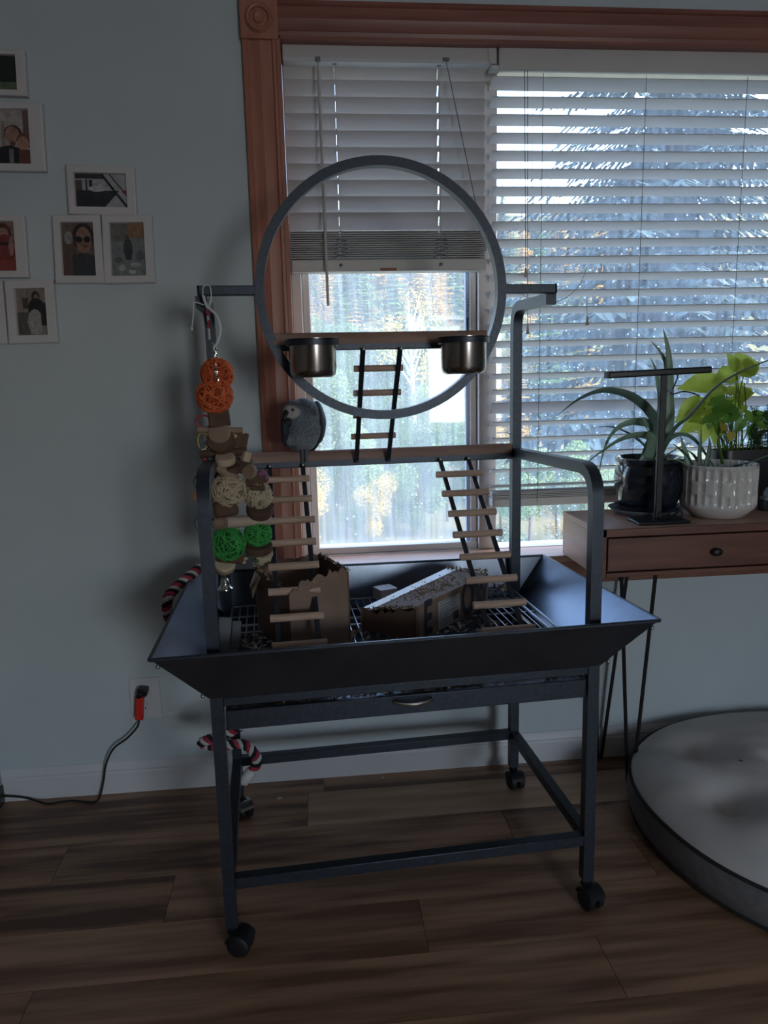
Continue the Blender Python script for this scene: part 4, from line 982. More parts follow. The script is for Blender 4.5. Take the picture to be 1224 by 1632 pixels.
# grey wooden chew blocks in the left corner of the tray
gb = thing('grey_wood_chew', onz(366, 1030, ZG), 'two weathered grey wood boards leaning at the left end of the tray', 'chew toy')
for (pa, pb_, wd, dv) in (((354, 1040), (360, 984), .028, -.19), ((374, 1034), (378, 990), .020, -.16)):
    a, b2 = SV(*pa, dv), SV(*pb_, dv + .03); MB().bar(a, b2, .010, wd, up=SX).build('board', 'grey_wood', gb, bevel=.002)
MB().bar(SV(354, 1020, -.15), SV(380, 1016, -.115), .012).build('crosspiece', 'grey_wood', gb, bevel=.002)
# shreds in the litter drawer, scraps on the grate
sh = MB()
for i in range(900):
    u, v = rb.uniform(-.39, .39), rb.uniform(-.262, .25) if i % 3 else rb.uniform(-.262, -.2); c = SL(u, v, dz0 + .006 + abs(rb.gauss(0, .012)) + (.022 if u > -.34 else .01) * (v < -.18)); a = Vector((rb.uniform(-1, 1), rb.uniform(-1, 1), rb.uniform(-.4, .4))).normalized() * rb.uniform(.005, .02); b_ = a.cross(Vector((0, 0, 1))).normalized() * rb.uniform(.001, .005)
    sh.add([c - a - b_, c - a + b_, c + a + b_, c + a - b_], [(0, 1, 2, 3)])
tag(sh.build('paper_shreds', 'shred', None, smooth=None), 'shredded paper and husks filling the litter drawer under the tray', 'litter', kind='stuff')
scr = MB()
for (px, py, n_, sp) in ((570, 1010, 14, 12), (400, 1030, 26, 22), (770, 1000, 22, 30), (800, 935, 10, 8), (365, 1020, 10, 12)):
    for i in range(n_):
        c = onz(px + rb.gauss(0, sp), py + rb.gauss(0, sp * .35), ZG + .003); a = Vector((rb.uniform(-1, 1), rb.uniform(-1, 1), rb.uniform(0, .9))).normalized() * rb.uniform(.003, .010); b_ = a.orthogonal().normalized() * rb.uniform(.002, .005)
        scr.add([c - a - b_, c - a + b_, c + a + b_, c + a - b_], [(0, 1, 2, 3)])
tag(scr.build('chewed_scraps', 'torn', None, smooth=None), 'chewed scraps of card scattered over the wire grate', 'scraps', kind='stuff')

# ================================================================== DESK
DZ, DF, DB, DX = .835, 1.898, 2.196, at(957, 845, 1.898).x
DZ = at(957, 845, DF).z; dzb = at(963, 921, DF).z; DXR = 1.72
desk = thing('console_desk', (DX, DF, 0), 'narrow brown wooden desk with one drawer on black hairpin legs', 'desk')
h_ = DZ - dzb
MB().box(((DX + DXR) / 2, (DF + DB) / 2, DZ - .009), (DXR - DX, DB - DF, .018)).build('desk_top', 'walnut_lit', desk, bevel=.0015)
MB().box((DX + .009, (DF + DB) / 2, (DZ - .018 + dzb) / 2), (.018, DB - DF, h_ - .018)).build('side_panel', 'walnut_lit', desk, bevel=.0015)
MB().box((DXR - .009, (DF + DB) / 2, (DZ - .018 + dzb) / 2), (.018, DB - DF, h_ - .018)).build('side_panel', 'walnut_lit', desk, bevel=.0015)
MB().box(((DX + DXR) / 2, (DF + DB) / 2 + .01, dzb + .009), (DXR - DX - .036, DB - DF - .03, .016)).build('bottom_panel', 'walnut', desk, smooth=None)
MB().box(((DX + DXR) / 2, DB - .008, (DZ - .018 + dzb) / 2), (DXR - DX - .036, .012, h_ - .02)).build('back_panel', 'walnut', desk, smooth=None)
MB().box(((DX + DXR) / 2, DF + .002, DZ - .0105), (DXR - DX, .0075, .021)).build('front_edge', 'walnut', desk, bevel=.001)
MB().box((DX + .009, DF + .002, (DZ + dzb) / 2), (.018, .0075, h_)).build('front_edge', 'walnut', desk, bevel=.001)
MB().box(((DX + DXR) / 2, DF + .003, dzb + .006), (DXR - DX - .04, .007, .012)).build('front_edge', 'walnut', desk, bevel=.001)
dr = MB().box(((DX + DXR) / 2, DF + .006, (DZ + dzb) / 2 - .004), (DXR - DX - .044, .016, h_ - .042)).build('drawer_front', 'walnut', desk, bevel=.0015)
kp = at(1143, 880, DF - .01)
kn = MB().ell(kp, (.0165, .009, .0115), n=20, m=12).build('drawer_knob', 'black_iron', dr)
MB().tube([kp, kp + Vector((0, .012, 0))], .006, 10).build('knob_stem', 'black_iron', kn)
def hairpin(x, y, fx_, fy_):
    foot = Vector((fx_, fy_, .006)); t0, t1 = Vector((x - .052, y, dzb)), Vector((x + .052, y + .004, dzb))
    pth = arc_path([t0, foot + Vector((-.009, 0, .02)), foot + Vector((-.005, 0, 0)), foot + Vector((.005, 0, 0)), foot + Vector((.009, 0, .02)), t1], .012, 4)
    lg = MB().tube(pth, .0058, 8).build('hairpin_leg', 'black_iron', desk)
    MB().box(((t0 + t1) / 2 + Vector((0, 0, -.0015))), (.13, .03, .003)).build('leg_plate', 'black_iron', lg, smooth=None)
ft_ = onz(1004, 1252, .006)
a0 = at(1018, 925, DF + .06)
hairpin(a0.x, DF + .06, ft_.x, max(ft_.y, DF + .03)); 
fb = onz(955, 1207, .006)
hairpin(at(978, 925, DB - .04).x, DB - .04, fb.x, min(fb.y, DB)); hairpin(DXR - .09, DF + .06, DXR - .06, DF + .03); hairpin(DXR - .09, DB - .04, DXR - .06, DB - .01)

# ================================================================== LAMP ON THE DESK
lb_ = onz(1052, 831, DZ); lx, ly = at(1048, 820, lb_.y).x, lb_.y
lampo = thing('desk_lamp', (lx, ly, DZ), 'black T shaped desk lamp on a flat square base', 'lamp')
corn = [onz(*q, DZ) for q in ((1000, 834), (1036, 840.5), (1104, 834), (1060, 827))]
MB().box((lx, ly - .005, DZ + .0045), (.15, .086, .009)).build('lamp_base', 'black_plastic', lampo, bevel=.004)
zt_ = at(1047, 597, ly).z
MB().box((lx, ly, (DZ + .009 + zt_) / 2), (.019, .012, zt_ - DZ - .009)).build('lamp_post', 'black_plastic', lampo, bevel=.002)
l0, l1 = at(967, 598, ly), at(1132, 589, ly - .0)
hd = MB().bar(l0, l1, .026, .018, up=(0, 0, 1)).build('lamp_head', 'black_plastic', lampo, bevel=.004)
MB().box(l0 + Vector((-.001, 0, 0)), (.004, .025, .017)).build('head_cap', 'grey_wood', hd, bevel=.001)
cc = at(1072, 822, ly - .01)
coil = [Vector((lx + .004, ly - .008, DZ + .03)), Vector((lx + .0, ly - .014, DZ + .013)), Vector((lx + .02, ly - .02, DZ + .0125)), Vector((lx + .045, ly - .01, DZ + .02)), Vector((lx + .062, ly, DZ + .032)), Vector((lx + .04, ly + .004, DZ + .026)), Vector((lx + .026, ly - .012, DZ + .014)), Vector((lx + .06, ly - .016, DZ + .014)), Vector((lx + .066, ly - .004, DZ + .026)), Vector((lx + .03, ly + .002, DZ + .02))]
MB().tube(curve(coil, 6), .0021, 7).build('lamp_cord', 'black_plastic', lampo)
MB().tube(curve([at(1075, 590, ly - .012), at(1080, 600, ly - .01), at(1073, 618, ly), at(1070, 628, ly + .004), at(1090, 624, ly + .01), at(1108, 628, ly + .014), at(1115, 632, ly + .014)], 6), .0019, 7).build('clip_wire', 'black_plastic', lampo)
MB().box(at(1067, 622, ly + .002), (.014, .008, .010)).build('wire_clip', 'clear_plastic', lampo, bevel=.002)

# ================================================================== POTTED PLANTS
def leaf_blade(pts, wmax, name, m_, parent, flat=.45, n=8, base=1.0, up=None):
    wmax *= 1.22; P = curve(pts, 6); k = len(P); sc = []
    for i in range(k):
        f = i / (k - 1); sc.append(wmax * (base * (1 - f) ** .75 * (1 + .15 * math.sin(f * 3))) + .0004)
    pr = [(math.cos(2 * math.pi * a / n), flat * math.sin(2 * math.pi * a / n) + flat * .35 * math.cos(2 * math.pi * a / n) ** 2) for a in range(n)]
    return MB().sweep(P, pr, up, False, sc).build(name, m_, parent, smooth=50)
AX, AY = at(1034, 760, 2.118).x, 2.118
zs = DZ
aloe = thing('potted_aloe', (AX, AY, zs), 'aloe with long arching leaves in a round glossy black pot behind the lamp', 'potted plant')
MB().lathe([(.0001, 0), (.085, 0), (.107, .016), (.109, .018), (.103, .018), (.083, .004), (.0001, .004)], (AX - .006, AY, zs), 40).build('drip_plate', 'clear_plastic', aloe)
MB().lathe([(.0001, .005), (.078, .005), (.094, .022), (.096, .027), (.091, .027), (.076, .01), (.0001, .01)], (AX, AY, zs), 40).build('saucer', 'black_glaze', aloe)
zrim = at(1034, 727, AY).z; ph = zrim - zs - .011
prof = [(.0001, .011), (.074, .011), (.080, .02), (.098, ph * .5), (.101, ph * .66), (.097, ph * .82), (.091, ph * .92), (.094, ph * .96), (.099, ph * .985), (.099, ph + .008), (.092, ph + .010), (.088, ph - .002), (.086, ph * .9)]
MB().lathe([(r, z) for r, z in prof], (AX, AY, zs), 48).build('pot', 'black_glaze', aloe)
MB().lathe([(.0001, ph - .012), (.088, ph - .016)], (AX, AY, zs), 24).build('soil', 'soil', aloe)
def A(px, py, dy=0.0):
    return at(880 + px / 3.558, 500 + py / 3.558, AY + dy)
bz = Vector((AX, AY, zrim - .012))
def bb(dx, dy=0): return bz + Vector((dx, dy, 0))
for pts, w, mm_ in (
    ([bb(.012), A(655, 640), A(662, 480), A(664, 300, .01), A(652, 180, .01), A(629, 85, .01)], .0150, 'aloe'),
    ([bb(0, .02), A(625, 600, .02), A(645, 400, .03), A(645, 290, .03), A(612, 215, .03), A(560, 154, .03)], .0095, 'aloe'),
    ([bb(-.006, .03), A(605, 560, .03), A(597, 380, .04), A(580, 300, .04), A(555, 247, .04)], .0070, 'aloe'),
    ([bb(-.010, -.01), A(600, 660, -.02), A(545, 545, -.05), A(450, 468, -.07), A(350, 436, -.08), A(250, 440, -.09), A(140, 490, -.10), A(28, 578, -.11)], .0125, 'aloe_dark'),
    ([bb(-.018, .0), A(570, 650, -.0), A(490, 612, -.02), A(400, 628, -.04), A(330, 690, -.05), A(288, 790, -.06), A(258, 940, -.07)], .0110, 'aloe'),
    ([bb(-.014, -.02), A(560, 705, -.04), A(480, 685, -.07), A(380, 715, -.09), A(280, 780, -.10), A(180, 856, -.11)], .0115, 'aloe'),
    ([bb(-.02, .02), A(530, 760, .01), A(470, 700, .0), A(400, 660, 0), A(330, 640, 0), A(245, 645, 0)], .0045, 'aloe_dark'),
    ([bb(.016, -.01), A(650, 730, -.03), A(700, 690, -.05), A(770, 690, -.06), A(830, 740, -.065), A(885, 820, -.07), A(936, 893, -.075)], .0150, 'aloe'),
    ([bb(.018, -.02), A(690, 660, -.06), A(770, 590, -.09), A(850, 500, -.10), A(930, 415, -.11), A(1050, 340, -.12), A(1224, 265, -.13), A(1330, 240, -.13)], .0085, 'aloe_dark'),
    ([bb(-.03, -.01), A(545, 760, -.01), A(515, 735, -.015), A(490, 700, -.02)], .0065, 'aloe'),
    ([bb(-.02, -.02), A(565, 770, -.02), A(560, 700, -.03), A(520, 620, -.03), A(500, 590, -.03)], .0055, 'aloe_dark'),
    ([bb(.03, 0), A(700, 770, 0), A(760, 740, 0), A(800, 728, 0)], .004, 'aloe')):
    leaf_blade(pts, w, 'leaf', mm_, aloe, flat=.4)

WX, WY = at(1144, 790, 2.03).x, 2.03
wp = thing('potted_aloe', (WX, WY, DZ), 'small aloe in a white ribbed ceramic pot at the right of the lamp', 'potted plant')
zw = at(1144, 738, WY).z - DZ
ra = .1035
prof = [(.0001, .002), (.066, .0), (.074, .004), (ra - .002, .030), (ra - .001, .034), (ra, .038)] + [(ra, .038 + (zw - .05) * i / 18) for i in range(1, 19)] + [(ra, zw - .006), (ra, zw), (ra - .006, zw), (ra - .008, zw - .012), (ra - .01, zw - .03)]
z0_, z1_ = .036, zw - .010
def flute(a, i):
    z = prof[i][1]
    if not (z0_ + .002 < z < z1_): return 0
    f = (z - z0_) / (z1_ - z0_)
    if f < .29 or f > .70: return -.0062 * abs(math.cos(a * 15))
    e = (f - .495) / .2; return -.0068 * (1 - e * e) ** .5 * max(0, math.cos(a * 15)) ** .5 if abs(e) < 1 else 0
MB().lathe(prof, (WX, WY, DZ), 180, None, flute).build('pot', 'white_glaze', wp, smooth=50)
MB().lathe([(.0001, zw - .02), (.095, zw - .022)], (WX, WY, DZ), 24).build('soil', 'soil', wp)
def Bp(px, py, dy=0.0): return at(880 + px / 3.558, 500 + py / 3.558, WY + dy)
for pts, w, mm_ in (([Bp(775, 875), Bp(760, 800), Bp(740, 740), Bp(728, 685)], .0075, 'aloe'), ([Bp(800, 875), Bp(765, 810), Bp(720, 765), Bp(680, 733)], .008, 'aloe_dark'),
    ([Bp(835, 870), Bp(835, 790), Bp(842, 720), Bp(845, 640)], .006, 'aloe_dark'), ([Bp(870, 870), Bp(885, 800), Bp(893, 740), Bp(888, 700)], .007, 'aloe_dark'), ([Bp(850, 870, .02), Bp(800, 800, .02), Bp(760, 770, .02)], .007, 'aloe'),
    ([Bp(965, 850, .01), Bp(952, 780, .0), Bp(940, 720, .0), Bp(958, 650, .0)], .0042, 'stem'), ([Bp(770, 865, -.02), Bp(720, 835, -.05), Bp(630, 815, -.06)], .0036, 'aloe'),
    ([Bp(1030, 862), Bp(1110, 845, -.04), Bp(1180, 820, -.08), Bp(1260, 790, -.1)], .0036, 'aloe'), ([Bp(1040, 866), Bp(1120, 840, -.04), Bp(1260, 825, -.1)], .003, 'aloe_dark')):
    leaf_blade(pts, w, 'leaf', mm_, wp, flat=.5)

# lime leafed plant in a long black planter behind
TY = 2.186
tx0, tx1 = at(1134, 716, TY).x, 1.66
tp0 = thing('potted_lime_plant', ((tx0 + tx1) / 2, TY, DZ), 'bushy lime green leafed plant in a black planter behind the white pot', 'potted plant')
ztr = at(1170, 716, TY).z - DZ
def oblong(r, s_, z, n=12):
    cxx = (tx1 - tx0) / 2 - .046
    return [Vector(((tx0 + tx1) / 2 + sg * cxx * s_ + r * math.cos(a), TY + r * math.sin(a), DZ + z)) for sg, a0 in ((1, -90), (-1, 90)) for a in [R_(a0 + 180 * i / n) for i in range(n + 1)]]
rings = [oblong(.030, .97, 0), oblong(.033, .98, .004), oblong(.0415, 1.0, ztr - .03), oblong(.0455, 1, ztr - .028), oblong(.0455, 1, ztr), oblong(.041, 1, ztr), oblong(.039, 1, ztr - .03)]
k = len(rings[0]); m = MB(); m.add([p for r_ in rings for p in r_], [(i * k + a, i * k + (a + 1) % k, (i + 1) * k + (a + 1) % k, (i + 1) * k + a) for i in range(len(rings) - 1) for a in range(k)] + [tuple(range(k))[::-1]])
m.build('planter', 'black_plastic', tp0, smooth=40)
MB().add(oblong(.0395, 1, ztr - .022), [tuple(range(k))]).build('soil', 'soil', tp0, smooth=None)
def heart(c, L, wd, direction, normal, name, m_, parent, cup=.15):
    d = Vector(direction).normalized(); nn = Vector(normal); nn = (nn - d * nn.dot(d)).normalized(); s_ = d.cross(nn); m = MB(); vs, fs = [], []
    nl, nw = 9, 4
    for i in range(nl + 1):
        f = i / nl; w = wd * (math.sin(math.pi * min(1, (f + .10) / 1.10) ** .62)) * (1.0 if f > .02 else .8)
        for j in range(-nw, nw + 1):
            g = j / nw; back = -.16 * L * (1 - f) ** 6 * abs(g) ** .8 if i == 0 else 0
            vs.append(Vector(c) + d * (f * L + back) + s_ * g * w + nn * (-cup * L * f * f + .10 * abs(g) * w + .02 * wd * math.sin(f * 9 + g * 3)))
    q = 2 * nw + 1
    fs = [(i * q + j, i * q + j + 1, (i + 1) * q + j + 1, (i + 1) * q + j) for i in range(nl) for j in range(q - 1)]
    m.add(vs, fs); return m.build(name, m_, parent, smooth=70)
def Pq(px, py, dy=0.0): return at(1070 + px / 5.44, 540 + py / 5.44, TY + dy)
base = lambda px: Pq(px, 980, 0)
lsp = [((470, 560), (330, 500), .022, 'pothos', .012), ((610, 560), (480, 610), .022, 'pothos', .012), ((300, 650), (180, 700), .02, 'pothos', .012), ((640, 420), (560, 520), .02, 'pothos', .014), # (leaf base px, tip px, half width, material, depth)
    ((560, 250), (765, 195), .030, 'pothos', -.02), ((560, 260), (505, 130), .018, 'pothos', -.022), ((640, 250), (760, 250), .022, 'pothos', -.03),
    ((390, 370), (98, 405), .026, 'pothos', -.01), ((540, 300), (400, 345), .022, 'pothos', .0), ((240, 540), (55, 700), .020, 'pothos', -.02),
    ((330, 560), (150, 640), .022, 'pothos', 0), ((570, 500), (700, 460), .022, 'pothos', .01), ((480, 420), (520, 480), .016, 'pothos', .005),
    ((420, 400), (360, 480), .020, 'pothos', .005), ((250, 700), (100, 800), .017, 'pothos', .0), ((300, 740), (270, 890), .016, 'pothos', .01), ((380, 760), (390, 900), .016, 'pothos', .012),
    ((460, 520), (330, 560), .024, 'pothos_d', -.02), ((520, 570), (350, 620), .022, 'pothos_d', -.025), ((430, 620), (270, 720), .022, 'pothos_d', -.02), ((500, 600), (600, 640), .022, 'pothos_d', -.025),
    ((560, 640), (440, 720), .022, 'pothos_d', -.02), ((640, 650), (740, 720), .020, 'pothos_d', -.02), ((700, 680), (838, 640), .020, 'pothos_d', -.01), ((740, 720), (850, 760), .020, 'pothos_d', -.015), ((620, 700), (560, 800), .018, 'pothos_d', -.015),
    ((680, 760), (700, 860), .018, 'pothos_d', -.01), ((470, 800), (430, 720), .014, 'pothos_y', -.02), ((350, 640), (330, 780), .018, 'pothos_d', -.01), ((820, 690), (960, 660), .022, 'pothos_d', -.01), ((400, 700), (420, 840), .016, 'pothos_d', -.01)]
for i, (pb1, pt1, w, mm_, dy) in enumerate(lsp):
    a, b2 = Pq(*pb1, dy), Pq(*pt1, dy - .03 if dy > -.01 else dy)
    ctr = Pq(pb1[0] * .4 + 560 * .6 + (i % 5 - 2) * 30, 985, .005 * (i % 3))
    MB().tube(curve([ctr, ctr.lerp(a, .55) + Vector((.008 * ((i % 3) - 1), 0, .02)), a], 5), .0018, 6).build('stem', 'stem', tp0)
    heart(a, (b2 - a).length * 1.12, w * (1.5 if mm_ == 'pothos' else 1.0), b2 - a, Vector((.1 * (i % 3 - 1), -.8, .55)), 'leaf', mm_, tp0)
heart(Pq(520, 810, -.05), .030, .0155, Vector((-.1, -.15, -1)), Vector((0, -1, .1)), 'leaf', 'pothos_y', tp0)
MB().tube([Pq(632, 380, -.02), Pq(650, 620, -.02)], .0014, 6).build('dark_stake', 'black_plastic', tp0)
fe = MB(); rf = random.Random(9)
for i in range(26):
    a = Pq(rf.uniform(640, 860), 975, rf.uniform(-.01, .01)); b2 = Pq(rf.uniform(660, 950), rf.uniform(560, 850), rf.uniform(-.03, .01)); pth = curve([a, a.lerp(b2, .5) + Vector((0, 0, .015)), b2], 6)
    fe.tube(pth, .0009, 4)
    for p_i in range(2, len(pth)):
        for s_ in (-1, 1):
            for q in range(2):
                d = Vector((s_ * rf.uniform(.5, 1), rf.uniform(-.6, .6), rf.uniform(-.2, .7))).normalized() * rf.uniform(.008, .018); p = pth[p_i]; e_ = d.orthogonal().normalized() * .0016
                fe.add([p - e_, p + e_, p + d], [(0, 1, 2)])
tag(fe.build('fern_fronds', 'fern', tp0, smooth=None), kind='stuff')
# pale ornament at the edge of the frame
oc = onz(1222, 806, DZ); oc = Vector((at(1221, 790, 2.07).x + .012, 2.075, DZ))
orn = thing('pale_ornament', oc, 'small pale stacked ornament beside the black planter at the frame edge', 'ornament')
zoo = at(1221, 797, 2.07).z - DZ
MB().box(oc + Vector((0, 0, zoo * .5)), (.05, .03, zoo)).build('ornament_foot', 'black_plastic', orn, bevel=.003)
MB().box(oc + Vector((0, 0, zoo + .005)), (.042, .03, .010)).build('ornament_base', 'clear_plastic', orn, bevel=.002)
MB().lathe([(.0001, zoo + .010), (.016, zoo + .010), (.017, zoo + .02), (.012, zoo + .03), (.008, zoo + .037), (.0001, zoo + .039)], oc, 16).build('ornament_top', 'clear_plastic', orn)

# ================================================================== DOG BED
BCX, BCY, BR = 1.352, 1.730, .496
bed = thing('dog_bed', (BCX, BCY, 0), 'large tufted grey pet bed with dark sides on the floor under the desk', 'pet bed')
def se(a, r, n_=2.18):
    c, s_ = math.cos(a), math.sin(a); return r * (abs(c) ** n_ + abs(s_) ** n_) ** (-1 / n_)
BROT = R_(8)
def bp_(a, r, z): q = se(a, r); return Vector((BCX + q * math.cos(a + BROT), BCY + q * math.sin(a + BROT), z))
NA = 96
def ring(r, z): return [bp_(2 * math.pi * i / NA, r, z) for i in range(NA)]
def loft(rs, cap=False):
    m = MB(); m.add([p for r_ in rs for p in r_], [(i * NA + a, i * NA + (a + 1) % NA, (i + 1) * NA + (a + 1) % NA, (i + 1) * NA + a) for i in range(len(rs) - 1) for a in range(NA)] + ([tuple(range(NA))[::-1]] if cap else [])); return m
hb = .105
loft([ring(BR - .04, .001), ring(BR - .012, .006), ring(BR, .03), ring(BR + .004, .055), ring(BR, hb - .012), ring(BR - .004, hb)], True).build('bed_side', 'bed_side', bed, smooth=60)
MB().tube(ring(BR - .003, hb + .003), .0048, 8, closed=True).build('piping', 'piping', bed)
MB().tube(ring(BR - .008, .011), .005, 8, closed=True).build('piping', 'piping', bed)
tufts = [onz(1166, 1276, .15), onz(1188, 1213, .15)] + [Vector((BCX + x, BCY + y, .15)) for x, y in ((.2, .12), (.22, -.16), (.02, -.25))]
tufts = [tufts[0], tufts[0] + Vector((.28, .10, 0)), tufts[0] + Vector((.10, -.27, 0)), tufts[0] + Vector((.34, -.16, 0)), tufts[0] + Vector((.06, .27, 0))]
def topz(x, y, f):
    z = hb + .075 * (1 - f ** 3.2) ** .6
    for t in tufts: z -= .05 * math.exp(-((x - t.x) ** 2 + (y - t.y) ** 2) / (2 * .055 ** 2)) + .03 * math.exp(-((x - t.x) ** 2 + (y - t.y) ** 2) / (2 * .014 ** 2))
    z += .008 * noise.noise(Vector((x * 7, y * 7, 3))) * (1 - f ** 6) + .004 * noise.noise(Vector((x * 18, y * 18, 5))) * (1 - f ** 6)
    return z
NRr = 46; rs = []
for i in range(NRr + 1):
    f = 1 - i / NRr; f = max(f, .002); rs.append([Vector((p.x, p.y, topz(p.x, p.y, f))) for p in ring((BR - .004) * f, 0)])
loft(rs).build('bed_top', 'bed_top', bed, smooth=80)
for t in tufts[:1] + tufts[1:]: MB().ell(Vector((t.x, t.y, topz(t.x, t.y, .3) + .002)), (.008, .008, .004), n=10, m=6).build('tuft_button', 'bed_side', bed)
def scrap(px, py, z, s_, name, label, m_, cat, seed):
    c = onz(px, py, z); rr = random.Random(seed); m = MB()
    pts = [c + Vector((math.cos(a) * s_ * rr.uniform(.5, 1.2), math.sin(a) * s_ * rr.uniform(.4, .9), rr.uniform(.0, .25) * s_ + .0008)) for a in [6.283 * i / 9 for i in range(9)]]
    m.add([c + Vector((0, 0, .3 * s_))] + pts + [c + Vector((0, 0, .0006))], [(0, 1 + i, 1 + (i + 1) % 9) for i in range(9)] + [(10, 1 + (i + 1) % 9, 1 + i) for i in range(9)])
    return tag(m.build(name, m_, None, smooth=None), label, cat)
bs = onz(1183, 1214, .155); zz = topz(bs.x, bs.y, .3)
scrap(1183, 1214, zz, .011, 'dark_scrap', 'small dark curled scrap on top of the grey pet bed', 'black_plastic', 'scrap', 3)
scrap(610, 1240, 0, .007, 'fluff', 'small white tuft of fluff by the back stretcher of the stand', 'fluff', 'fluff', 4)
scrap(445, 1273, 0, .010, 'fluff', 'wispy grey feather fluff on the floor between the stand legs', 'fluff', 'fluff', 5)
scrap(188, 1262, .0, .011, 'plastic_scrap', 'clear bit of plastic at the baseboard right of the cable', 'clear_plastic', 'scrap', 6)

# ================================================================== OUTLET, PLUG, CABLE, APPLIANCE
o0, o1 = at(205, 1081, W), at(259, 1142, W)
ocx, ocz = (o0.x + o1.x) / 2, (o0.z + o1.z) / 2
out_ = thing('wall_outlet', (ocx, W, ocz), 'white wall outlet plate low on the pale wall', 'outlet')
pl_ = MB().box((ocx, W - .003, ocz), (o1.x - o0.x, .006, o0.z - o1.z)).build('outlet_plate', 'white_paint', out_, bevel=.002)
rc_ = at(232, 1113, W)
face = MB().box((rc_.x, W - .0065, rc_.z), (.034, .003, .068)).build('receptacle', 'white_paint', out_, bevel=.001)
for dz in (-.019, .019):
    for dx, hh in ((-.006, .008), (.006, .0065)): MB().box((rc_.x + dx, W - .0081, rc_.z + dz + .004), (.0018, .0012, hh)).build('slot', 'black_plastic', face, smooth=None)
    MB().lathe([(.0001, .0006), (.0026, .0006), (.0026, 0)], (rc_.x, W - .008, rc_.z + dz - .009), 10, rt).build('slot', 'black_plastic', face)
b0 = at(226, 1102, W - .03)
plug = thing('power_cord', b0, 'black cord plugged into the outlet through a red tag, running along the baseboard', 'power cord')
MB().box(at(228, 1101, W - .022), (.030, .036, .022), Matrix.Rotation(R_(8), 3, 'Y')).build('plug_head', 'black_plastic', plug, bevel=.004)
MB().box(at(222, 1108, W - .034), (.016, .018, .02), Matrix.Rotation(R_(20), 3, 'Y')).build('plug_neck', 'black_plastic', plug, bevel=.003)
r0, r1 = at(223.5, 1111, W - .036), at(222, 1147, W - .036)
MB().bar(r0, r1, .024, .014, up=(0, 1, 0)).build('red_tag', 'red', plug, bevel=.003)
cp_ = [r1 + Vector((0, 0, .006)), at(219, 1158, W - .034), at(202, 1177, W - .032), at(181, 1193, W - .032), at(169, 1218, W - .034), at(165, 1245, W - .036)]
fl = [onz(158, 1272, .004), onz(146, 1278, .004), onz(112, 1276, .004), onz(78, 1281, .004), onz(64, 1278, .004), onz(46, 1265, .012), onz(28, 1259.5, .02), onz(8, 1259, .025)]
for p in fl: p.y = min(p.y, W - .022)
MB().tube(curve(cp_ + fl, 7), .0031, 8).build('cord', 'rubber', plug)
rx = onz(13.5, 1271, 0).x
ap = thing('floor_appliance', (rx - .2, 2.02, 0), 'pale grey floor appliance with a black foot at the left frame edge', 'appliance')
MB().box((rx - .2, 2.055, .30), (.4, .296, .48)).build('housing', 'appliance', ap, bevel=.006)
MB().box((rx - .198, 2.055, .03), (.4, .30, .06)).build('foot', 'black_plastic', ap, bevel=.004)

# ================================================================== PICTURE FRAMES
def lerp_c(a, b_, t): return tuple(x * (1 - t) + y * t for x, y in zip(a, b_))
def picture(q, border, shapes, bgc, label, seed, mat_w=0.0):
    """q: four corners in the photograph (tl, tr, br, bl) on the wall plane; border as fractions (l, t, r, b)"""
    F0 = W - .021
    TL, TR, BRr, BL = [at(*p, F0) for p in q]
    c = (TL + TR + BRr + BL) / 4; c.y = W
    root = thing('picture_frame', c, label, 'picture', 'white picture frames on the wall')
    bi = lambda s_, t_, y: (TL.lerp(TR, s_).lerp(BL.lerp(BRr, s_), t_)) + Vector((0, y - F0, 0))
    l, t, r, b_ = border; m = MB()
    O = [(0, 0), (1, 0), (1, 1), (0, 1)]; I = [(l, t), (1 - r, t), (1 - r, 1 - b_), (l, 1 - b_)]
    e = .02
    vs = [bi(*p, W - .001) for p in O] + [bi(*p, W - .019) for p in O] + [bi(p[0] + (e if p[0] == 0 else -e), p[1] + (e if p[1] == 0 else -e), F0) for p in O] + [bi(p[0] - (.012 if p[0] < .5 else -.012), p[1] - (.012 if p[1] < .5 else -.012), F0) for p in I] + [bi(*p, W - .012) for p in I]
    fs = [(3, 2, 1, 0)]
    for k in range(4):
        for i in range(4): fs.append((k * 4 + i, k * 4 + (i + 1) % 4, k * 4 + 4 + (i + 1) % 4, k * 4 + 4 + i))
    m.add(vs, fs); m.build('frame', 'frame', root, smooth=None)
    nx_, ny_ = 60, 76; pm_ = MB(); rr = random.Random(seed)
    for j in range(ny_):
        for i in range(nx_):
            x, y = (i + .5) / nx_, (j + .5) / ny_
            col = Vector(lin(bgc(x, y) if callable(bgc) else bgc))
            for sh_ in shapes:
                kx, (cx_, cy_, rx_, ry_), cc = sh_[:3]
                ins = (abs(x - cx_) < rx_ and abs(y - cy_) < ry_) if kx == 'r' else (((x - cx_) / rx_) ** 2 + ((y - cy_) / ry_) ** 2 < 1) if kx == 'e' else sh_[3](x, y)
                if ins: col = Vector(lin(cc))
            nzv = .92 + .3 * noise.noise(Vector((x * 9 + seed, y * 9, seed))) + .22 * noise.noise(Vector((x * 30 + seed, y * 30, seed)))
            pm_.cur = tuple(col * nzv)
            s0, s1, t0_, t1_ = l + (1 - l - r) * i / nx_, l + (1 - l - r) * (i + 1) / nx_, t + (1 - t - b_) * j / ny_, t + (1 - t - b_) * (j + 1) / ny_
            pm_.add([bi(s0, t1_, W - .0125), bi(s1, t1_, W - .0125), bi(s1, t0_, W - .0125), bi(s0, t0_, W - .0125)], [(0, 1, 2, 3)])
    pm_.build('photo_print', 'print', root, smooth=None)
L_ = lambda f: ('f', (0, 0, 0, 0), None, f)
def poly(cc, f): return ('f', (0, 0, 0, 0), cc, f)
